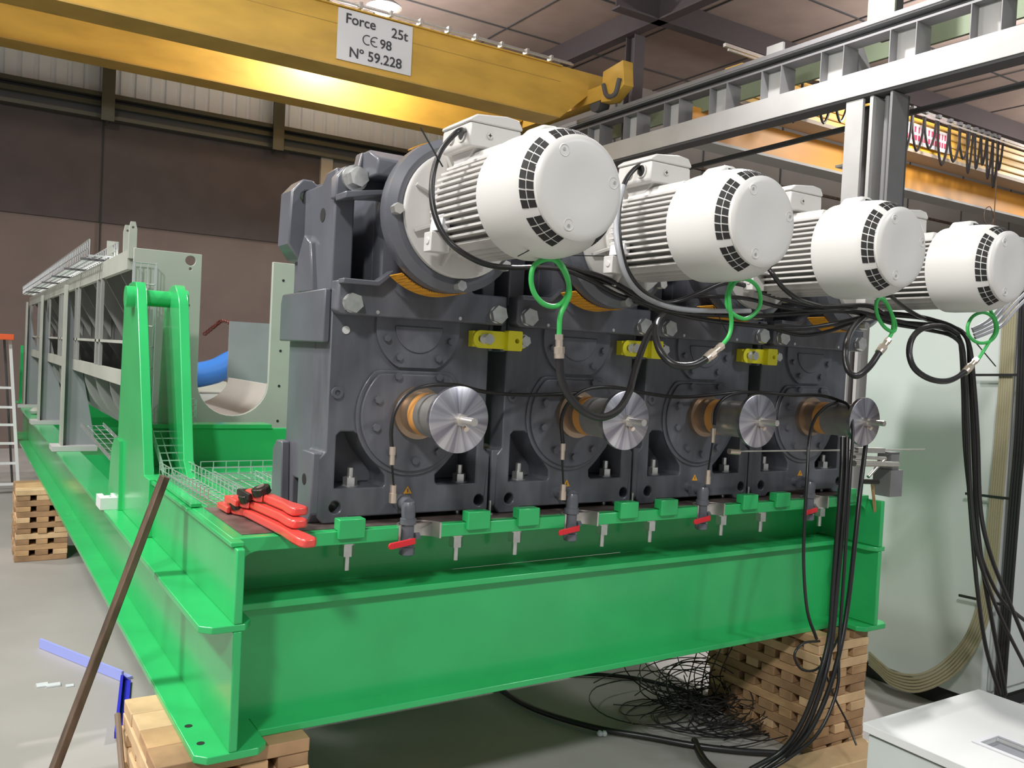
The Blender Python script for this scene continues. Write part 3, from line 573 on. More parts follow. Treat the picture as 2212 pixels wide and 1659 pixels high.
    for a in (182, 232+40, 320, 40, 100): build('ring_bolt', MB().hexa((-.009+.208*math.cos(R(a)), .04, 2.094+.208*math.sin(R(a))), (-.009+.208*math.cos(R(a)), .012, 2.094+.208*math.sin(R(a))), .0165), 'zinc', t)
    # bolts in the flanges
    for x, z in ((-.257, 1.822), (.2588, 1.822)): build('flange_bolt', hexbolt(x, .238, z, .031, .024), 'zinc', t)
    build('flange_bolt', MB().hexa((-.257, .262, 2.20), (-.257, .215, 2.20), .031).cyl((-.257, .263, 2.2), (-.257, .25, 2.2), .04, n=20), 'zinc', t)
    build('flange_bolt', MB().hexa((.25, .262, 2.19), (.25, .225, 2.19), .028), 'zinc', t)
    build('plug', MB().cyl((-.247, .30, 1.741), (-.247, .296, 1.741), .0125), 'box', t, 0, 'white round plug')
    build('plug_screw', MB().lathe([(.018, .30), (.018, .29), (.009, .29), (.009, .297)], (-.268, 0, 1.546), 'y', 18), 'ironside', t)
    for x, z in ((-.17, 1.80), (.12, 1.80)): build('pin', MB().cyl((x, .238, z), (x, .236, z), .006, n=10), 'zinc', t)
    tr = MB().plate('y', [(-.026, 1.222), (.004, 1.222), (-.011, 1.247)], .298, .30); q = build('warning_sticker', tr, 'org', t, 0, 'small orange warning triangle')
    build('warning_mark', MB().box(-.0125, -.0095, .2975, .298, 1.227, 1.238), 'ink', q)
    # output shaft
    sh = build('output_shaft', MB().lathe([(.085, .283), (.085, .262), (.068, .26), (.068, .012)], (0, 0, 1.488), 'y', 40), 'brownsteel', t, 0, 'oily brown-steel shaft')
    build('tape_band', MB().lathe([(.068, .207), (.0692, .207), (.0692, .17), (.068, .17)], (0, 0, 1.488), 'y', 40), 'tape', sh, 0, 'orange tape band')
    dk = MB().lathe([(.0, .015), (.094, .015), (.1, .011), (.1, -.004), (.097, -.006), (.0, -.006)], (0, 0, 1.489), 'y', 48)
    build('shaft_end', MB().lathe([(.068, .169), (.0688, .169), (.0688, .014), (.068, .014)], (0, 0, 1.488), 'y', 40), 'steel', sh, 0, 'bright steel shaft end')
    d = build('end_disc', dk, 'discmat', sh, 0, 'bright radially turned disc')
    build('threaded_stud', MB().cyl((0, 0, 1.489), (0, -.095, 1.489), .0115, n=16), 'steel', d)
    build('nut', MB().hexa((0, -.006, 1.489), (0, -.024, 1.489), .02), 'steel', d)
    build('handle_pin', MB().cyl((.014, -.012, 1.468), (.014, -.026, 1.462), .008, n=12), 'brass', d)
    return t
# special materials
def disc_mat():
    m = mat('radial_machined_steel', (.8, .8, .82), .2, 1); nt = m.node_tree; b = nt.nodes['Principled BSDF']
    tc = nt.nodes.new('ShaderNodeTexCoord'); gr_ = nt.nodes.new('ShaderNodeTexGradient'); gr_.gradient_type = 'RADIAL'
    mp = nt.nodes.new('ShaderNodeMapping'); mp.inputs['Rotation'].default_value = (PI/2, 0, 0); mp.inputs['Location'].default_value = (0, .351, 0)
    mp.vector_type = 'POINT'; mp.inputs['Location'].default_value = (0, -.3, -.351)
    # object space: disc centre sits at (0, -.3, .351) from the unit origin
    sb = nt.nodes.new('ShaderNodeVectorMath'); sb.operation = 'SUBTRACT'; sb.inputs[1].default_value = (0, -.3, .351)
    nt.links.new(tc.outputs['Object'], sb.inputs[0])
    mp.inputs['Location'].default_value = (0, 0, 0); nt.links.new(sb.outputs[0], mp.inputs[0]); nt.links.new(mp.outputs[0], gr_.inputs[0])
    nz = nt.nodes.new('ShaderNodeTexNoise'); nz.noise_dimensions = '1D'; nz.inputs['Scale'].default_value = 16; nz.inputs['Detail'].default_value = 3
    nt.links.new(gr_.outputs['Fac'], nz.inputs['W'])
    rp = nt.nodes.new('ShaderNodeValToRGB'); rp.color_ramp.elements[0].color = (.34, .32, .38, 1); rp.color_ramp.elements[1].color = (.72, .71, .75, 1)
    rp.color_ramp.elements[0].position = .35; rp.color_ramp.elements[1].position = .66
    nt.links.new(nz.outputs['Fac'], rp.inputs[0]); nt.links.new(rp.outputs[0], b.inputs['Base Color'])
    b.inputs['Roughness'].default_value = .34
    return m
M['discmat'] = disc_mat()
def guard_mat():
    m = mat('orange_perforated_sheet', (.78, .36, .02), .5); nt = m.node_tree; b = nt.nodes['Principled BSDF']
    tc = nt.nodes.new('ShaderNodeTexCoord'); vo = nt.nodes.new('ShaderNodeTexVoronoi'); vo.inputs['Scale'].default_value = 130; vo.inputs['Randomness'].default_value = 0
    nt.links.new(tc.outputs['Object'], vo.inputs['Vector'])
    mt = nt.nodes.new('ShaderNodeMath'); mt.operation = 'GREATER_THAN'; mt.inputs[1].default_value = .33; nt.links.new(vo.outputs['Distance'], mt.inputs[0])
    mx = nt.nodes.new('ShaderNodeMix'); mx.data_type = 'RGBA'; mx.inputs[6].default_value = (.25, .1, .01, 1); mx.inputs[7].default_value = (.82, .38, .02, 1)
    nt.links.new(mt.outputs[0], mx.inputs[0]); nt.links.new(mx.outputs[2], b.inputs['Base Color']); return m
M['guardmat'] = guard_mat()
ORD = ('nearest', 'second', 'third', 'farthest')
gu = gear_unit()
gl = ['dark grey gear unit at the left end of the row, beside the red wrenches', 'dark grey gear unit second from the left in the row', 'dark grey gear unit third from the left in the row', 'dark grey gear unit at the right end of the row, beside the pale cabinet']
units = [gu]
for i in range(1, 4):
    c = copy_tree(gu); c.location.x += i*P; units.append(c)
for i, u in enumerate(units): u['label'] = gl[i]

# ------------------------------------------------------------------ motors
AX, AZ = -.009, 2.094
def motor():
    t = thing('electric_motor', (AX, .03, AZ), 'x', 'electric motor', 'four white motors in a row')
    fl = MB().lathe([(.10, .034), (.187, .034), (.187, .018), (.18, .014), (.10, .014)], (AX, 0, AZ), 'y', 56)
    f = build('mounting_flange', fl, 'white', t)
    build('end_shield', MB().lathe([(.112, .014), (.118, -.03), (.128, -.04), (.128, -.06)], (AX, 0, AZ), 'y', 40), 'white', t)
    for a in range(8):
        c, s_ = math.cos(R(22+45*a)), math.sin(R(22+45*a))
        build('flange_rib', MB().bar((AX+.1*c, -.004, AZ+.1*s_), (AX+.172*c, .012, AZ+.172*s_), .008, .03, (0, 1, 0)), 'white', f)
    core = MB().lathe([(.118, -.04), (.118, -.37)], (AX, 0, AZ), 'y', 40); cb = build('stator_body', core, 'white', t)
    fins = MB()
    for s_ in (-1, 1):
        for k in range(13):
            z = -.108+.018*k
            xo = math.sqrt(max(.146**2-z*z, 0)); xi = math.sqrt(max(.112**2-z*z, 0))-.006 if abs(z) < .112 else 0.0
            fins.box(AX+min(s_*xi, s_*xo), AX+max(s_*xi, s_*xo), -.37, -.055, AZ+z-.0032, AZ+z+.0032)
    for k in range(9):
        x = -.072+.018*k; zo = math.sqrt(.146**2-x*x); fins.box(AX+x-.003, AX+x+.003, -.32, -.07, AZ-zo, AZ-.105)
    build('cooling_fins', fins, 'white', t)
    build('top_saddle', MB().plate('y', [(AX-.085, AZ+.11), (AX+.085, AZ+.11), (AX+.075, AZ+.14), (AX-.075, AZ+.14)], -.31, -.06), 'white', t, .004)
    pad = MB().box(AX-.155, AX-.095, -.09, -.045, AZ-.13, AZ-.075).cyl((AX-.153, -.07, AZ-.10), (AX-.158, -.07, AZ-.10), .011)
    build('foot_pad', pad, 'white', t, .003)
    build('side_panel', MB().plate('y', [(AX-.145, AZ-.072), (AX-.14, AZ-.03), (AX-.12, AZ-.03), (AX-.12, AZ-.072)], -.13, -.06), 'paper', t)
    # smooth fan cover
    cv = MB().lathe([(.150, -.333), (.1585, -.335), (.1605, -.36), (.1605, -.445), (.157, -.485), (.1505, -.510), (.143, -.525), (.133, -.539), (.123, -.550), (.112, -.554), (.10, -.556)], (AX, 0, AZ), 'y', 64)
    fc = build('fan_cover', cv, 'fan', t)
    # tangential lifting hump on the cover
    build('cover_hump', MB().plate('y', [(AX-.05, AZ+.148), (AX+.055, AZ+.148), (AX+.04, AZ+.172), (AX+.02, AZ+.18), (AX-.02, AZ+.178)], -.42, -.345), 'fan', fc, .008)
    build('hump_slot', MB().box(AX-.005, AX+.04, -.4212, -.42, AZ+.163, AZ+.170), 'dark', fc)
    slots = MB()
    for g0, g1 in ((128, 204), (212, 252), (-62, -20), (-10, 50), (60, 118)):
        n_ = max(1, round((g1-g0)/9)); st = (g1-g0)/n_
        for q in range(n_):
            for (ra, ya), (rb2, yb), tw in (((.1470, -.5175), (.1390, -.5310), 1.5), ((.1370, -.5338), (.1265, -.5465), 3)):
                if tw == 0 and (q == 0 or q == n_-1): continue
                aa, ab = R(g0+q*st+.8+tw), R(g0+(q+1)*st-.8+tw); am = (aa+ab)/2; tt = R(1.5)
                pts = [(ra, ya, aa), (ra, ya, ab), (rb2, yb, ab+tt), (rb2, yb, aa+tt)]
                v = []
                for d_ in (.0012, -.004): v += [(AX+(r+d_)*math.cos(t_), y-.0004, AZ+(r+d_)*math.sin(t_)) for r, y, t_ in pts]
                slots.add(v, [(0, 1, 2, 3), (7, 6, 5, 4), (0, 4, 5, 1), (1, 5, 6, 2), (2, 6, 7, 3), (3, 7, 4, 0)])
    g = build('air_slots', slots, 'dark', fc); g['kind'] = 'stuff'
    cap = MB().lathe([(.0, -.566), (.05, -.5665), (.06, -.568), (.108, -.568), (.120, -.565), (.1275, -.558), (.1275, -.552), (.122, -.547), (.0, -.547)], (AX, 0, AZ), 'y', 64)
    cp_ = build('end_cap', cap, 'fan', t)
    for a in (125, 15, 250):
        c, s_ = math.cos(R(a)), math.sin(R(a))
        build('cap_recess', MB().lathe([(.016, -.5675), (.0145, -.5695), (.0125, -.569), (.012, -.5675)], (AX+.098*c, 0, AZ+.098*s_), 'y', 16), 'fan', cp_)
        build('cap_screw', MB().cyl((AX+.101*c, -.567, AZ+.101*s_), (AX+.101*c, -.570, AZ+.101*s_), .004, n=10), 'zinc', cp_)
        if a != 250: build('cap_spacer', MB().bar((AX+.125*math.cos(R(a+38)), -.515, AZ+.125*math.sin(R(a+38))), (AX+.121*math.cos(R(a+38)), -.55, AZ+.121*math.sin(R(a+38))), .012, .004, (0, 0, 1)), 'fan', cp_)
    # terminal box
    z0, z1 = AZ+.155, AZ+.215
    tb = thing_part('terminal_box', t)
    bx = MB().plate('y', [(-.118, z0+.002), (-.110, z0-.006), (.044, z0-.006), (.052, z0+.002), (.048, z1), (-.114, z1)], -.195, -.035)
    holes = []
    build('box_body', bx, 'white', tb, .006)
    lid = MB().plate('y', [(-.117, z1), (.051, z1), (.051, z1+.006), (.038, z1+.028), (.0, z1+.032), (-.095, z1+.022), (-.117, z1+.008)], -.198, -.032)
    build('box_lid', lid, 'white', tb, .005)
    build('box_stem', MB().plate('x', [(-.175, z0-.004), (-.045, z0-.004), (-.065, AZ+.12), (-.14, AZ+.12)], -.09, .062), 'white', tb, .004)
    build('cable_entry', MB().cyl((-.1165, -.155, z0+.032), (-.119, -.155, z0+.032), .0165, n=20), 'dark', tb)
    build('cable_entry_rim', MB().lathe([(.0175, -.117), (.0175, -.121), (.022, -.121), (.022, -.117)], (0, -.155, z0+.032), 'x', 20, closed=True), 'white', tb)
    build('blanking_plug', MB().cyl((-.1165, -.095, z0+.030), (-.122, -.095, z0+.030), .016, n=20), 'white', tb)
    build('box_screw', MB().cyl((-.055, -.195, z0+.03), (-.055, -.200, z0+.03), .0085, n=16), 'white', tb)
    build('box_screw_head', MB().box(-.060, -.050, -.2012, -.2, z0+.029, z0+.031).box(-.056, -.054, -.2012, -.2, z0+.025, z0+.035), 'dark', tb)
    return t
def thing_part(name, parent):
    # an Empty part that carries sub-parts
    o = bpy.data.objects.new(name, None); COL.objects.link(o); o.parent = parent; o.empty_display_size = .05; return o
mo = motor()
ml = ['white electric motor nearest the camera, largest of the four', 'white electric motor second from the left in the row', 'white electric motor third from the left in the row', 'white electric motor farthest right, cut by the picture edge']
motors = [mo]
for i in range(1, 4):
    c = copy_tree(mo); c.location.x += i*P; motors.append(c)
for i, u in enumerate(motors): u['label'] = ml[i]

# ------------------------------------------------------------------ valves, anchor bolts, link brackets
WH = ('first', 'second', 'third', 'fourth')
def repeat(proto, n, labels, dx=P):
    outp = [proto]
    for i in range(1, n):
        c = copy_tree(proto); c.location.x += i*dx; outp.append(c)
    for o, l in zip(outp, labels): o['label'] = l
    return outp
va = thing('drain_valve', (-.045, .22, 1.04), 'x', 'valve', 'drain valves along the table edge')
vb = MB().cyl((-.045, .30, 1.20), (-.045, .215, 1.20), .022, n=20).lathe([(.018, 1.21), (.024, 1.195), (.022, 1.16), (.026, 1.158), (.026, 1.14), (.02, 1.138), (.021, 1.07), (.025, 1.068), (.025, 1.045), (.017, 1.04)], (-.045, .215, 0), 'z', 20)
build('valve_body', vb, 'ironside', va); build('union_nut', MB().cyl((-.045, .27, 1.20), (-.045, .25, 1.20), .03, n=6), 'ironside', va)
build('stem', MB().cyl((-.045, .215, 1.09), (-.045, .18, 1.09), .011, n=12), 'ironside', va); build('side_nut', MB().hexa((-.02, .215, 1.10), (-.005, .215, 1.10), .012), 'ironside', va)
hd = build('lever', MB().bar((-.035, .178, 1.093), (-.12, .170, 1.084), .006, .02, (0, 0, 1)).cyl((-.12, .167, 1.084), (-.12, .173, 1.084), .0105, n=14), 'redh', va, .002, 'red lever')
build('lever_print', MB().bar((-.05, .1742, 1.0925), (-.085, .1712, 1.0885), .0006, .008, (0, 0, 1)), 'ink', hd)
repeat(va, 4, ['red-lever drain valve below the gear unit beside the wrenches', 'red-lever drain valve below the second gear unit from the left', 'red-lever drain valve below the third gear unit from the left', 'red-lever drain valve partly behind the hanging cables at right'])
def anchor(x, y=.352):
    t = thing('anchor_bolt', (x, y, 1.0), 'x', 'bolt', 'anchor bolts through the gear unit feet')
    b = MB().cyl((x, y, .975), (x, y, 1.305), .0105, n=14)
    build('stud', b, 'zinc', t); build('upper_nut', MB().hexa((x, y, 1.245), (x, y, 1.275), .023).cyl((x, y, 1.2455), (x, y, 1.249), .027, n=20), 'zinc', t)
    build('lower_nut', MB().hexa((x, y, 1.022), (x, y, 1.058), .025).cyl((x, y, 1.058), (x, y, 1.0925), .0255, n=20), 'zinc', t); return t
a1 = anchor(-.19)
repeat(a1, 4, ['anchor bolt in the left foot of the %s gear unit from the left' % w_ for w_ in WH])
a2 = anchor(.208)
repeat(a2, 4, ['anchor bolt in the right foot of the %s gear unit from the left' % w_ for w_ in WH])
pn = solo('alignment_pin', MB().cyl((.306, .30, 1.136), (.306, .30, 1.185), .005, n=10).cyl((.306, .30, 1.136), (.306, .30, 1.142), .012, n=12), 'zinc', 'x', 'pin', 'pins in the gaps between gear units')
repeat(pn, 3, ['thin pin in the gap between the %s and %s gear units from the left' % (WH[k], WH[k+1]) for k in range(3)])
lb = thing('link_bracket', (.29, .27, 1.70), 'x', 'bracket', 'yellow brackets linking neighbouring gear units')
sl_ = rrect(.186, .325, 1.708, 1.768, .028, 6)
build('slotted_plate', MB().plate('y', sl_, .258, .27, [rrect(.205, .262, 1.727, 1.751, .0115, 4)]), 'ylw', lb, .002)
build('stop_block', MB().plate('y', rrect(.308, .366, 1.704, 1.772, .006, 3), .236, .27, [circ(.345, 1.738, .0085, 14)]), 'ylw', lb, .002)
build('end_tab', MB().plate('y', rrect(.36, .405, 1.714, 1.762, .02, 5), .262, .274), 'ylw', lb, .002)
build('spacer', MB().box(.19, .27, .27, .30, 1.712, 1.765), 'ylw', lb); build('spacer', MB().box(.36, .40, .274, .30, 1.716, 1.76), 'ylw', lb)
build('bolt', MB().cyl((.225, .27, 1.739), (.225, .252, 1.739), .017, n=20).hexa((.236, .256, 1.739), (.236, .236, 1.739), .019), 'zinc', lb)
build('bolt', MB().hexa((.385, .262, 1.74), (.385, .240, 1.74), .019).cyl((.385, .264, 1.74), (.385, .258, 1.74), .023, n=20), 'zinc', lb)
repeat(lb, 3, ['yellow bracket between the %s and %s gear units from the left' % (WH[k], WH[k+1]) for k in range(3)])

# ------------------------------------------------------------------ cables
def cable(name, key, r, m, label, cat='cable', group=None, n=8):
    return solo(name, MB().tube(CB[key], r, n), m, label, cat, group, smooth=60)
G1 = 'motor power cables'
cable('power_cable', 'pow0', .0078, 'black', 'black power cable looping from the terminal box of the nearest motor', 'cable', G1)
cable('power_cable', 'pow1', .0078, 'black', 'black power cable looping from the terminal box of the second motor', 'cable', G1)
cable('power_cable', 'pow1b', .0085, 'greycab', 'grey cable looping down left of the second motor', 'cable', G1)
cable('power_cable', 'pow2', .008, 'black', 'black power cable emerging between the second and third motors', 'cable', G1)
cable('power_cable', 'pow3', .008, 'black', 'black power cable emerging between the third and farthest motors', 'cable', G1)
for k, (s_, rad, l) in enumerate((('a', .009, 'uppermost bundled cable running under the motors and dropping at right'), ('b', .0085, 'bundled cable close below the uppermost run under the motors'), ('c', .0085, 'lowest sagging bundled cable, crossing right at the bottom'), ('d', .008, 'short bundled cable starting under the third motor'), ('e', .0075, 'bundled cable starting below the second motor'))):
    cable('bundled_cable', 'run_'+s_, rad, 'black', 'black '+l, 'cable', 'cable bundle below the motors')
for k in range(4): cable('grey_cable', 'grey%d' % k, .0065, 'greycab', 'light grey cable rising right of the farthest motor, %s from top' % WH[k], 'cable', 'light grey cables at the right edge')
tl = ('nearest', 'second', 'third', 'farthest')
for k in range(4):
    cable('sensor_cable', 'gr%d' % k, (.0068, .0062, .0062, .0062)[k], 'greencab', 'coiled green sensor cable hanging from the %s motor' % tl[k], 'cable', 'green sensor cables', 10)
    a, b = Vector(CB['con%d' % k][0]), Vector(CB['con%d' % k][1]); d = b-a
    t = thing('cable_connector', tuple(b), 'metal connector joining green and black cable below the %s motor' % tl[k], 'connector', 'connectors on the green cables')
    def seg(f0, f1, r, n=16): return MB().cyl(a+d*f0, a+d*f1, r, n=n)
    build('gland_nut', seg(0, .22, .0115, 6), 'brass', t); build('sleeve', seg(.22, .52, .0100), 'brass', t); build('coupling_nut', seg(.52, .8, .0145, 8), 'brass', t); build('rear_gland', seg(.8, 1, .0135), 'brass', t)
    cable('black_cable', 'bk%d' % k, .0108, 'black', 'thick black cable loop hanging from the %s green connector' % tl[k], 'cable', 'thick black loops', 10)
cable('shaft_sensor_cable', 'ls0', .0065, 'black', 'black cable arching over the nearest output shaft', 'cable', 'cables over the output shafts')
cable('shaft_sensor_cable', 'ls1', .0065, 'black', 'black cable arching over the second output shaft', 'cable', 'cables over the output shafts')
cable('shaft_sensor_cable', 'ls2', .0065, 'black', 'black cable arching over the third output shaft and dropping to the floor', 'cable', 'cables over the output shafts')
cable('shaft_sensor_cable', 'ls3', .0065, 'black', 'black cable hanging left of the farthest output shaft', 'cable', 'cables over the output shafts')
for k in range(3):
    a, b = Vector(CB['lc%d' % k][0]), Vector(CB['lc%d' % k][1]); d = b-a
    for q, (c0_, nm) in enumerate(((a, 'upper'), (b, 'lower'))):
        L = Vector((0, 0, -.055)); t = thing('sensor_plug', tuple(c0_+L), '%s metal sensor plug in front of the %s output from the left' % (nm, WH[k]), 'plug', 'metal sensor plugs')
        build('knurled_nut', MB().cyl(c0_, c0_+L*.45, .0105, n=10), 'brass', t); build('plug_sleeve', MB().cyl(c0_+L*.45, c0_+L, .0085 if q == 0 else .0125, n=10), 'brass', t)
    solo('sensor_lead', MB().cyl(a+Vector((0, 0, -.055)), b, .0035, n=8), 'black', 'thin black lead joining two metal plugs at the %s output from left' % WH[k], 'cable', 'thin sensor leads')
for k, l in enumerate(('leftmost', 'middle', 'rightmost')): cable('hanging_cable', 'dr%d' % k, .0095, 'black', '%s thick black cable dropping past the green beam to the floor' % l, 'cable', 'thick cables dropping at right')
cable('thin_cable', 'thin', .004, 'black', 'thin black wire curving across the right timber stack'); cable('cable_hoop', 'hoop', .005, 'black', 'small black cable coil in front of the right timber stack')
ORD6 = ('first', 'second', 'third', 'fourth', 'fifth', 'sixth')
for k in range(6): cable('cabinet_cable', 'beige%d' % k, .0072, 'beige', 'beige cable down the tall cabinet corner, %s from the left' % ORD6[k], 'cable', 'beige cables on the cabinet')
for k in range(4): cable('cabinet_cable', 'dark%d' % k, .008, 'black', 'black cable down the tall cabinet, %s from the left' % ORD6[k], 'cable', 'black cables on the cabinet')
cable('floor_cable', 'fc0', .014, 'black', 'thick black cable on the floor under the frame, nearer one', 'cable', 'thick floor cables')
cable('floor_cable', 'fc1', .011, 'black', 'black cable arching across the floor behind, towards the tangle', 'cable', 'thick floor cables')
cable('floor_cable', 'fc2', .016, 'black', 'short thick black cable end at the bottom beside the plank', 'cable', 'thick floor cables')
for k, (s_, z) in enumerate((('beige', 1.72), ('beige', 1.13), ('beige', .62))):
    solo('cable_tie', MB().bar((2.985, -.07+.0, z), (2.985, .16, z-.01), .01, .012), 'tie', '%s cable tie around the beige cables on the cabinet' % ('upper', 'middle', 'lower')[k], 'cable tie', 'cable ties on the cabinet')
ties = [((932, 345), ), ]
tie_pts = (((-.27, -.21, 2.26), (-.2, -.21, 2.17), 'cable tie with long tail on the nearest power cable, against the crane'), ((-.02, -.30, 1.90), (-.02, -.30, 1.955), 'cable tie under the nearest motor'),
           ((-.10, -.44, 1.93), (-.01, -.46, 1.985), 'cable tie tail pointing left below the nearest motor cap'), ((.02, -.44, 1.945), (.20, -.40, 1.965), 'cable tie tail pointing right below the nearest motor cap'),
           ((.60, -.05, 1.90), (.72, -.1, 1.83), 'cable tie tail below the second motor'), ((1.02, .0, 1.9), (1.05, -.05, 1.8), 'cable tie tail between the second and third motors'), ((2.0, -.4, 1.83), (2.12, -.42, 1.74), 'cable tie tail below the farthest green coil'))
for a, b, l in tie_pts: solo('cable_tie', MB().bar(a, b, .004, .0025), 'tie', l, 'cable tie', 'cable tie tails')
solo('cable_label', MB().bar((-.004, -.43, 1.99), (.012, -.43, 1.935), .011, .002), 'paper', 'small white cable label hanging below the nearest motor cap', 'label')
# thin wire tangle
random.seed(11); tg = MB()
for k in range(70):
    cx, cy = random.gauss(1.86, .13), random.gauss(.72, .13); r_ = random.uniform(.08, .3); z = random.uniform(.01, .12); a0 = random.uniform(0, 6.28); el = random.uniform(.3, .9); tl_ = random.uniform(-.3, .5)
    pts = [(cx+r_*math.cos(a0+.7*j), cy+el*r_*math.sin(a0+.7*j), max(.006, z+r_*tl_*(1+math.sin(a0+.7*j)))) for j in range(random.randint(6, 11))]
    tg.tube(pts, .0028, 4, 3)
for k in range(7):
    x0 = 1.62+.08*k; tg.tube([(x0, .55, .53), (x0+.03, .6, .4), (x0+random.uniform(-.05, .1), .65, .22), (x0+.1, .7, .08), (1.86, .72, .05)], .0028, 4, 4)
o = solo('wire_tangle', tg, 'black', 'tangled heap of thin black wires on the floor by the right stack', 'wires'); o['kind'] = 'stuff'
for k, x in enumerate((1.225, 1.243)):
    solo('foam_crumb', MB().lathe([(.0, .0), (.012, .004), (.014, .014), (.008, .024), (0, .026)], (x, .76-.01*k, 0), 'z', 10), 'plastic', '%s white crumb on the dark floor under the frame' % ('left', 'right')[k], 'crumb', 'white crumbs on the floor')

# ------------------------------------------------------------------ rods and tools at the right end of the table
t = solo('long_rod', MB().cyl(CB['rod'][0], CB['rod'][1], .0035, n=8), 'steel', 'long thin steel rod lying across the right gear units', 'rod'); build('rod_sleeve', MB().bar(CB['rodsleeve'][0], CB['rodsleeve'][1], .02, .022), 'steel', t)
build('rod_grip', MB().cyl((1.246, .1, 1.364), (1.30, .1, 1.360), .011, n=12), 'brass', t)
solo('steel_pipe', MB().cyl(CB['pipeA'][0], CB['pipeA'][1], .013, n=16).cyl(Vector(CB['pipeA'][0])+Vector((0,0,.028)), Vector(CB['pipeA'][1])+Vector((-.09,0,.028)), .008, n=12), 'steel', 'bright steel tubes sticking out right above the table end', 'tube')
solo('steel_pipe', MB().cyl(CB['pipeB'][0], CB['pipeB'][1], .011, n=16), 'rubber', 'short dark tube sticking out low above the table end', 'tube')
solo('steel_lever', MB().cyl(CB['pipeC'][0], CB['pipeC'][1], .008, n=12), 'steel', 'slanted bright steel lever among the tubes at the table end', 'lever')
solo('tool_holder', MB().box(2.29, 2.38, .11, .2, 1.14, 1.26).box(2.30, 2.36, .12, .19, 1.26, 1.34), 'steelgrey', 'grey holder standing behind the tubes at the table end', 'holder')
solo('wooden_stick', MB().bar(CB['stick'][0], CB['stick'][1], .012, .008), 'wood', 'thin brown stick hanging at the right end of the table', 'stick')

# ------------------------------------------------------------------ pipe wrenches
def wrench(p0, p1, label, roll=0):
    # p0 head end, p1 handle end
    a, b = Vector(p0), Vector(p1); L = (b-a).length
    t = thing('pipe_wrench', tuple(a), label, 'pipe wrench', 'three red pipe wrenches stacked on the table corner')
    d = (b-a).normalized(); side_ = d.cross(Vector((0, 0, 1))).normalized(); upv = side_.cross(d)
    mt = Matrix((( d.x, side_.x, upv.x, 0), (d.y, side_.y, upv.y, 0), (d.z, side_.z, upv.z, 0), (0, 0, 0, 1)))
    def Tm(mb):
        mb.v = [tuple((mt @ Vector(v))+a) for v in mb.v]; return mb
    hw = [(.13*L, .014), (.2*L, .019), (.45*L, .018), (.72*L, .018), (.88*L, .026), (.97*L, .026), (L, .016)]
    o_ = [(x, w_) for x, w_ in hw]+[(x, -w_) for x, w_ in reversed(hw)]
    build('handle', Tm(MB().plate('z', o_, -.0125, .0125)), 'red', t, .006)
    build('head', Tm(MB().plate('z', [(-.02, -.03), (.03, -.034), (.16*L, -.018), (.2*L, .016), (.10, .022), (.07, .035), (-.01, .036), (-.03, .02)], -.013, .013)), 'red', t, .005)
    build('adjusting_nut', Tm(MB().cyl((.07, .012, .010), (.07, .020, .032), .029, n=24)), 'rubber', t, .003)
    build('nut_core', Tm(MB().cyl((.07, .018, .031), (.07, .020, .035), .013, n=14)), 'oldsteel', t)
    build('hook_jaw', Tm(MB().plate('z', [(-.045, -.012), (-.045, .05), (.06, .052), (.06, .040), (-.02, .036), (-.03, -.012)], -.010, .010)), 'red' if roll == 0 else 'rubber', t, .003)
    return t
wrench((-.478, .60, 1.153), (-.44, .0, 1.1505), 'lowest red pipe wrench, its handle reaching farthest over the table edge')
wrench((-.468, .55, 1.182), (-.425, .125, 1.179), 'middle red pipe wrench of the stack on the table corner')
wrench((-.445, .49, 1.211), (-.412, .165, 1.207), 'topmost red pipe wrench, shortest reach, next to the gear unit', 1)

# ------------------------------------------------------------------ timber stacks
def stack(x0, x1, y0, y1, ztop, n, name, first_x=True, th=None):
    th = ztop/n; names = ['top', 'second', 'third', 'fourth', 'fifth', 'sixth', 'seventh', 'eighth', 'ninth', 'tenth', 'eleventh', 'twelfth', 'thirteenth']
    od = ['first', 'second', 'third', 'fourth', 'fifth', 'sixth', 'seventh', 'eighth']
    for L in range(n):
        z1 = ztop-L*th; z0 = z1-th+.0012
        alongx = (L % 2 == 0) == first_x
        if alongx:
            m_ = max(4, round((y1-y0)/(.135 if L == 0 else .115))); st = (y1-y0)/m_
            for k in range(m_):
                g_ = .004 if L < 1 else random.uniform(.02, .045); ja = random.uniform(-.008, .008)
                b = MB().box(x0+ja, x1+ja*.5, y0+k*st+(0 if k == 0 else g_/2), y0+(k+1)*st-(0 if k == m_-1 else g_/2), z0, z1)
                solo('timber_board', b, random.choice(('wood', 'wood2', 'wood3', 'wood3')), 'crosswise board, %s from the front, %s layer of the %s' % (od[k], names[L], name), 'timber', 'timber boards of the '+name, .003)
        else:
            m_ = max(3, round((x1-x0)/.11)); st = (x1-x0)/m_
            for k in range(m_):
                g_ = random.uniform(.028, .055); ja = random.uniform(-.008, .006)
                b = MB().box(x0+k*st+(0 if k == 0 else g_/2), x0+(k+1)*st-(0 if k == m_-1 else g_/2), y0+ja, y1+ja, z0, z1)
                solo('timber_board', b, random.choice(('wood', 'wood2', 'wood', 'wood3')), 'lengthwise board, %s from the left, %s layer of the %s' % (od[k], names[L], name), 'timber', 'timber boards of the '+name, .003)
random.seed(5)
stack(-.785, -.355, .17, .69, .534, 13, 'near left timber stack')
stack(1.93, 2.28, .165, .80, .534, 13, 'right timber stack', False)
stack(-.865, -.52, 5.05, 5.55, .534, 13, 'far left timber stack')
solo('timber_plank', MB().plate('z', [(1.60, .02), (2.2, -.02), (2.24, .14), (1.62, .155)], 0, .045), 'wood2', 'pale plank lying on the floor before the right timber stack', 'plank', None, .004)
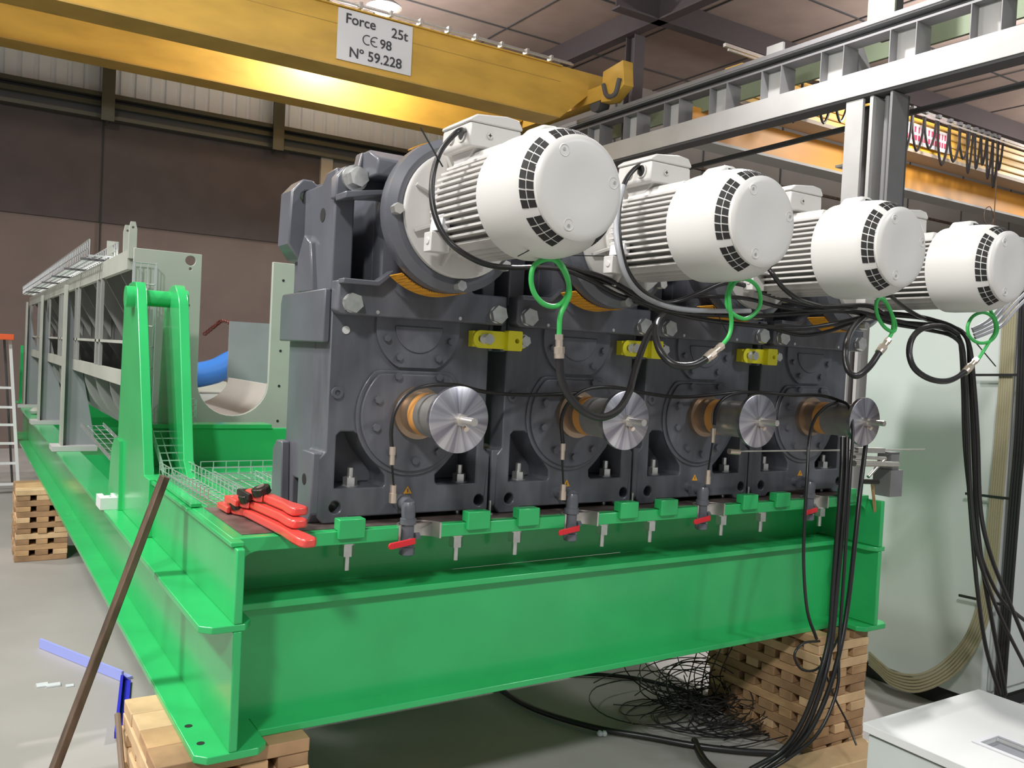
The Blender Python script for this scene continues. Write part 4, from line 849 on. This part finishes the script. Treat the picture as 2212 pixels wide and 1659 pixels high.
solo('hanging_strap', MB().tube([(-.805, .665, .50), (-.81, .5, .38), (-.807, .38, .30), (-.81, .25, .18), (-.812, .19, .05)], .009, 8), mat('brown_strap', (.2, .15, .11), .8), 'brown strap hanging against the left side of the near timber stack', 'strap')

# ------------------------------------------------------------------ things on the floor at left
bar = MB().bar((-1.075, .74, .004), (-.672, .76, 1.235), .022, .062, (0, 1, 0)); 
solo('rusty_steel_bar', bar, 'rust', 'long rusty flat steel bar leaning against the left green beam', 'bar', None, .003)
a, b = Vector((-.85, 2.98, .002)), Vector((-.54, 2.3, .002))
def lprof(a, b, w_, h):
    d = (b-a).normalized(); q = Vector((-d.y, d.x, 0)); v = []
    for p in (a, b):
        for s_, z in ((0, 0), (w_, 0), (w_, .012), (.012, .012), (.012, h), (0, h)): v.append(p+q*s_+Vector((0, 0, z)))
    f = [tuple(range(6)), tuple(reversed(range(6, 12)))]+[(i, (i+1) % 6, 6+(i+1) % 6, 6+i) for i in range(6)]
    return MB().add(v, f)
solo('edge_protector', lprof(a, b, .06, .05), 'paleblue', 'pale blue angled edge protector lying on the floor at left', 'edge protector')
bb = solo('edge_protector', lprof(Vector((-.655, 1.62, .002)), Vector((-.535, 2.28, .002)), -.035, .04), 'blue', 'darker blue edge protector beside the near timber stack', 'edge protector')
solo('plastic_scrap', MB().box(-.90, -.85, 2.38, 2.43, .001, .006).box(-.86, -.80, 2.36, 2.4, .001, .008), 'plastic', 'larger clear plastic scrap on the floor at left', 'scrap', 'plastic scraps')
solo('plastic_scrap', MB().box(-.78, -.745, 2.33, 2.36, .001, .005), 'plastic', 'smaller clear plastic scrap, right one of the pair', 'scrap', 'plastic scraps')
# ladder
ld = thing('step_ladder', (-.95, 8.3, 0), 'white step ladder with orange top at the left edge', 'ladder')
build('rail', MB().bar((-.68, 8.25, 0), (-.80, 8.35, 1.62), .03, .05, (0, 1, 0)), 'alu', ld); build('rail', MB().bar((-1.22, 8.25, 0), (-1.12, 8.35, 1.62), .03, .05, (0, 1, 0)), 'alu', ld)
for k, z in enumerate((.10, .32, .53, .725, .91, 1.115)): build('rung', MB().box(-1.2+.012*k, -.695-.014*k, 8.26+.012*k, 8.30+.012*k, z-.012, z+.012), 'alu', ld)
build('ladder_cap', MB().box(-1.16, -.77, 8.2, 8.5, 1.62, 1.68), 'orange', ld, .004)
build('rear_rail', MB().bar((-.70, 9.1, 0), (-.85, 8.42, 1.62), .02, .02), 'steeldark', ld); build('rear_rail', MB().bar((-1.2, 9.1, 0), (-1.1, 8.42, 1.62), .02, .02), 'steeldark', ld)
solo('green_hoist_bar', MB().box(-.665, -.635, 9.02, 9.06, .913, 1.56), 'green', 'thin green upright bar at the far end of the frame', 'bar')
solo('pale_rag', MB().lathe([(0, .913), (.05, .92), (.06, .945), (.03, .975), (0, .98)], (-.60, 7.4, 0), 'z', 12), 'vessel', 'pale lump lying on the far green flange', 'rag')
for k in range(5):
    solo('floor_cable', MB().tube([(-2.6+.1*k, 5.9+.35*k, .012), (-1.6, 6.0+.38*k, .012), (-1.1, 5.9+.4*k, .012), (-.95, 6.1+.4*k, .012)], .012, 6), 'black', 'dark cable crossing the floor behind the ladder, %s from the front' % ORD6[k], 'cable', 'cables on the floor at far left')

# ------------------------------------------------------------------ grey vessel (U-shaped trough)
vs = thing('trough_vessel', (-.08, 5.3, .93), 'grey-green U-shaped trough on legs behind the gear units', 'trough')
U = [(-.27, 2.11), (-.27, 1.50)]+[(-.095+.175*math.cos(R(a))*1.0, 1.50+.175*math.sin(R(a))) for a in range(190, 351, 10)]+[(.08, 1.50), (.08, 2.11)]
outp = [(-.578, 1.15), (-.578, 2.11)]+U+[(.40, 2.11), (.40, 1.15)]
build('end_plate', MB().plate('y', outp, 2.15, 2.175, [circ(-.322, 2.075, .024, 16), circ(-.322, 2.035, .007, 8)]), 'vessel', vs, .002)
hb = MB()
for z in (1.30, 1.50, 1.68, 1.86):
    hb.cyl((-.328, 2.151, z), (-.328, 2.149, z), .009, n=10)
for z in (1.30, 1.48, 1.66, 1.83, 2.02): hb.cyl((.135, 2.151, z), (.135, 2.149, z), .007, n=10)
q = build('bolt_holes', hb, 'dark', vs); q['kind'] = 'stuff'
def arc(rx, rz, a0=180, a1=360): return [(-.09+rx*math.cos(R(a)), 1.47+rz*math.sin(R(a))) for a in range(a0, a1+1, 10)]
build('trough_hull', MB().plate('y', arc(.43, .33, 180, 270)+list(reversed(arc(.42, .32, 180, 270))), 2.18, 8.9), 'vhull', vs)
build('lit_trough_inside', MB().plate('y', arc(.30, .19)+list(reversed(arc(.29, .18))), 2.18, 3.4), mat('lit_shell_tone', (.66, .62, .57), .5), vs)  # added inner sheet, lit look of the trough bottom put into its colour
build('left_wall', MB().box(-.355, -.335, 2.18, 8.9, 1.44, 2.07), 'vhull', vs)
build('top_rail', MB().box(-.60, -.34, 2.18, 8.9, 2.075, 2.10), 'vessel', vs)
build('top_edge', MB().box(-.60, -.575, 2.18, 8.9, 2.01, 2.0749), 'vessel', vs)
build('middle_rail', MB().box(-.60, -.575, 2.18, 8.9, 1.46, 1.53), 'vessel', vs)
build('shelf_rail', MB().box(-.60, -.36, 2.18, 8.9, 1.66, 1.675), 'vessel', vs)
k = 0; y = 2.75
while y < 8.8:
    rbs = [(-.34, 1.70), (-.42, 2.07), (-.34, 2.07)]
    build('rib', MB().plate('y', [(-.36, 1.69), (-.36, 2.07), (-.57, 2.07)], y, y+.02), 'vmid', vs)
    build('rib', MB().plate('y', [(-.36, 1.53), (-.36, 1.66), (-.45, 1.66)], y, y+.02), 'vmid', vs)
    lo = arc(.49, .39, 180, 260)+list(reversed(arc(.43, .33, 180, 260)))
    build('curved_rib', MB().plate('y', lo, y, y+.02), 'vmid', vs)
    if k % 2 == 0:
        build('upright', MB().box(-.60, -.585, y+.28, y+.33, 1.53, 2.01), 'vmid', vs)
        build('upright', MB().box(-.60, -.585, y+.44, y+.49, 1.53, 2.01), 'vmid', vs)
    y += .55; k += 1
for y in (4.3, 6.3, 8.3):
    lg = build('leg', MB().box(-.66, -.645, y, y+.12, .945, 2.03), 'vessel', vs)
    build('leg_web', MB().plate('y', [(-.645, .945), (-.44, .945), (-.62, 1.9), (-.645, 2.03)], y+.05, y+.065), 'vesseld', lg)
    build('leg_foot', MB().box(-.715, -.44, y-.06, y+.16, .913, .945), 'steelpale', lg)
for (x, y) in ((-.585, 2.16), (-.585, 2.32)):
    build('lifting_lug', MB().plate('y', [(x-.014, 2.06), (x+.02, 2.06), (x+.02, 2.20), (x+.012, 2.232), (x-.008, 2.232), (x-.014, 2.20)], y, y+.02, [circ(x+.002, 2.205, .006, 8)]), 'vessel', vs)
build('back_tab', MB().box(-.56, -.50, 3.18, 3.2, 2.1, 2.235), 'vessel', vs)
build('baffle_plate', MB().plate('y', [(.197, 1.83), (.197, 1.33), (1.2, 1.33), (1.2, 1.83)], 3.4, 3.42), 'vesseld', vs)
build('right_shell', MB().box(.19, 1.2, 3.42, 8.9, 1.25, 1.28), 'vessel', vs)
build('right_support', MB().box(.2, .38, 2.2, 2.3, .61, 1.15), 'vessel', vs); build('left_support', MB().box(-.5, -.3, 2.2, 2.3, .912, 1.15), 'vesseld', vs)
solo('blue_tarpaulin', MB().tube([(.25, 5.0, 1.40), (.5, 5.0, 1.46), (.7, 5.02, 1.56), (1.0, 5.0, 1.6)], .1, 10), 'sheetblue', 'blue tarpaulin seen through the U-shaped opening', 'tarpaulin')
ch = MB(); cp2 = catmull(CB['chain'], 7)
for i in range(len(cp2)-1):
    a, b = cp2[i], cp2[i+1]; m_ = (a+b)/2; d = (b-a).normalized(); q = d.orthogonal().normalized() if i % 2 else d.cross(d.orthogonal()).normalized()
    ch.tube([m_+.022*math.cos(2*PI*j/8)*d+.012*math.sin(2*PI*j/8)*q for j in range(9)], .004, 5, 0)
solo('lifting_chain', ch, mat('dark_red_chain', (.14, .03, .025), .5, .3), 'dark red chain draped to the baffle inside the U-shaped opening', 'chain')

# ------------------------------------------------------------------ wire mesh trays
def mesh_tray(name, label, P0, U_, V_, nu, nv, Wd=None, r=.0022, group=None, h=.05):
    """channel-shaped wire tray: base U_ x V_, walls along both long edges rising by vector Wd"""
    b = MB(); P0, U_, V_ = Vector(P0), Vector(U_), Vector(V_); Wd = Vector(Wd)
    for j in range(nv+1): b.cyl(P0+V_*(j/nv), P0+V_*(j/nv)+U_, r, n=5)
    for wz in (.5, 1.0):
        for e in (0, 1): b.cyl(P0+V_*e+Wd*wz, P0+V_*e+Wd*wz+U_, r, n=5)
    for i in range(nu+1):
        q = P0+U_*(i/nu); b.tube([q+Wd, q, q+V_, q+V_+Wd], r*1.15, 5, 0)
    return solo(name, b, 'zincwire', label, 'cable tray', group)
GT = 'galvanised wire cable trays'
mesh_tray('wire_cable_tray', 'long wire cable tray along the top left edge of the trough', (-.672, 3.0, 2.128), (0, 5.8, 0), (.14, 0, 0), 62, 4, (0, 0, .085), .0042, GT)
for y in (3.1, 4.0, 4.9, 5.8, 6.8, 7.8): solo('tray_support', MB().bar((-.70, y, 2.114), (-.45, y, 2.114), .025, .012), 'steeldark', 'dark support bar under the long tray, %s from the front' % ORD6[(3.1, 4.0, 4.9, 5.8, 6.8, 7.8).index(y)], 'support', 'tray support bars')
mesh_tray('wire_cable_tray', 'upright wire cable tray on the front plate of the trough', (-.582, 2.12, 1.16), (0, 0, .88), (.095, 0, 0), 9, 3, (0, -.045, 0), .003, GT)
mesh_tray('wire_cable_tray', 'wire tray lying on the green table behind the red wrenches', (-.545, .70, 1.140), (-.02, .72, 0), (.11, 0, 0), 14, 3, (0, 0, .055), .002, GT)
mesh_tray('wire_cable_tray', 'wire tray crossing the green table towards the gear units', (-.40, 1.25, 1.140), (.62, 0, 0), (0, .2, 0), 12, 4, (0, 0, .05), .002, GT)
mesh_tray('wire_cable_tray', 'wire tray lying flat on the table next to the gear unit', (-.40, .74, 1.140), (0, .48, 0), (.16, 0, 0), 9, 3, (0, 0, .04), .002, GT)
mesh_tray('wire_cable_tray', 'short wire tray leaning between the lifting bracket plates', (-.553, 1.40, 1.14), (.0, .32, .15), (.12, 0, 0), 6, 3, (0, -.01, .03), .0028, GT)
mesh_tray('wire_cable_tray', 'small wire tray against the base of the trough end plate', (-.42, 2.1, 1.32), (.0, .0, .09), (.13, 0, 0), 3, 6, (0, -.04, 0), .0022, GT)
mesh_tray('wire_cable_tray', 'sagging wire tray hanging below the trough shell', (-.56, 2.45, 1.02), (-.03, 1.4, .1), (.13, 0, 0), 9, 3, (0, 0, .02), .003, GT)

# ------------------------------------------------------------------ cabinets at right
cb = thing('control_cabinet', (3.6, .42, 0), 'tall pale grey control cabinet at the right edge', 'cabinet')
build('cabinet_body', MB().box(3.04, 4.6, .05, .80, .10, 2.40), 'cabinet', cb, .006)
build('plinth', MB().box(3.08, 4.56, .09, .76, 0, .10), 'dark', cb)
build('door', MB().box(3.09, 3.8, .03, .05, .15, 2.36), 'cabinet', cb, .004)
build('cable_duct', MB().box(3.12, 3.15, .0, .03, .12, 2.3), 'steelpale', cb)
for k in range(6): build('cabinet_screw', MB().cyl((3.2, .03, .4+.35*k), (3.2, .025, .4+.35*k), .008, n=10), 'steelpale', cb)
eb = thing('control_box', (1.85, -1.0, 0), 'low white control box with display at the bottom right corner', 'control box')
build('box_body', MB().box(1.385, 2.07, -1.75, -.47, 0, .462), 'cabinet', eb, .004)
build('gasket', MB().box(1.388, 2.067, -1.747, -.473, .462, .470), 'boxside', eb)
bz = build('lid', MB().plate('z', [(1.372, -1.76), (2.08, -1.76), (2.08, -.455), (1.372, -.455)], .470, .5, [[(1.585, -1.25), (1.70, -1.25), (1.70, -.735), (1.585, -.735)]]), 'box', eb, .003)
build('display_frame', MB().plate('z', [(1.570, -1.27), (1.715, -1.27), (1.715, -.72), (1.570, -.72)], .4985, .504, [[(1.588, -1.247), (1.697, -1.247), (1.697, -.738), (1.588, -.738)]]), 'paper', eb)
build('display', MB().box(1.585, 1.70, -1.25, -.735, .48, .484), 'screen', eb)
build('display_button', MB().box(1.62, 1.66, -1.20, -1.16, .484, .487), 'paper', eb)
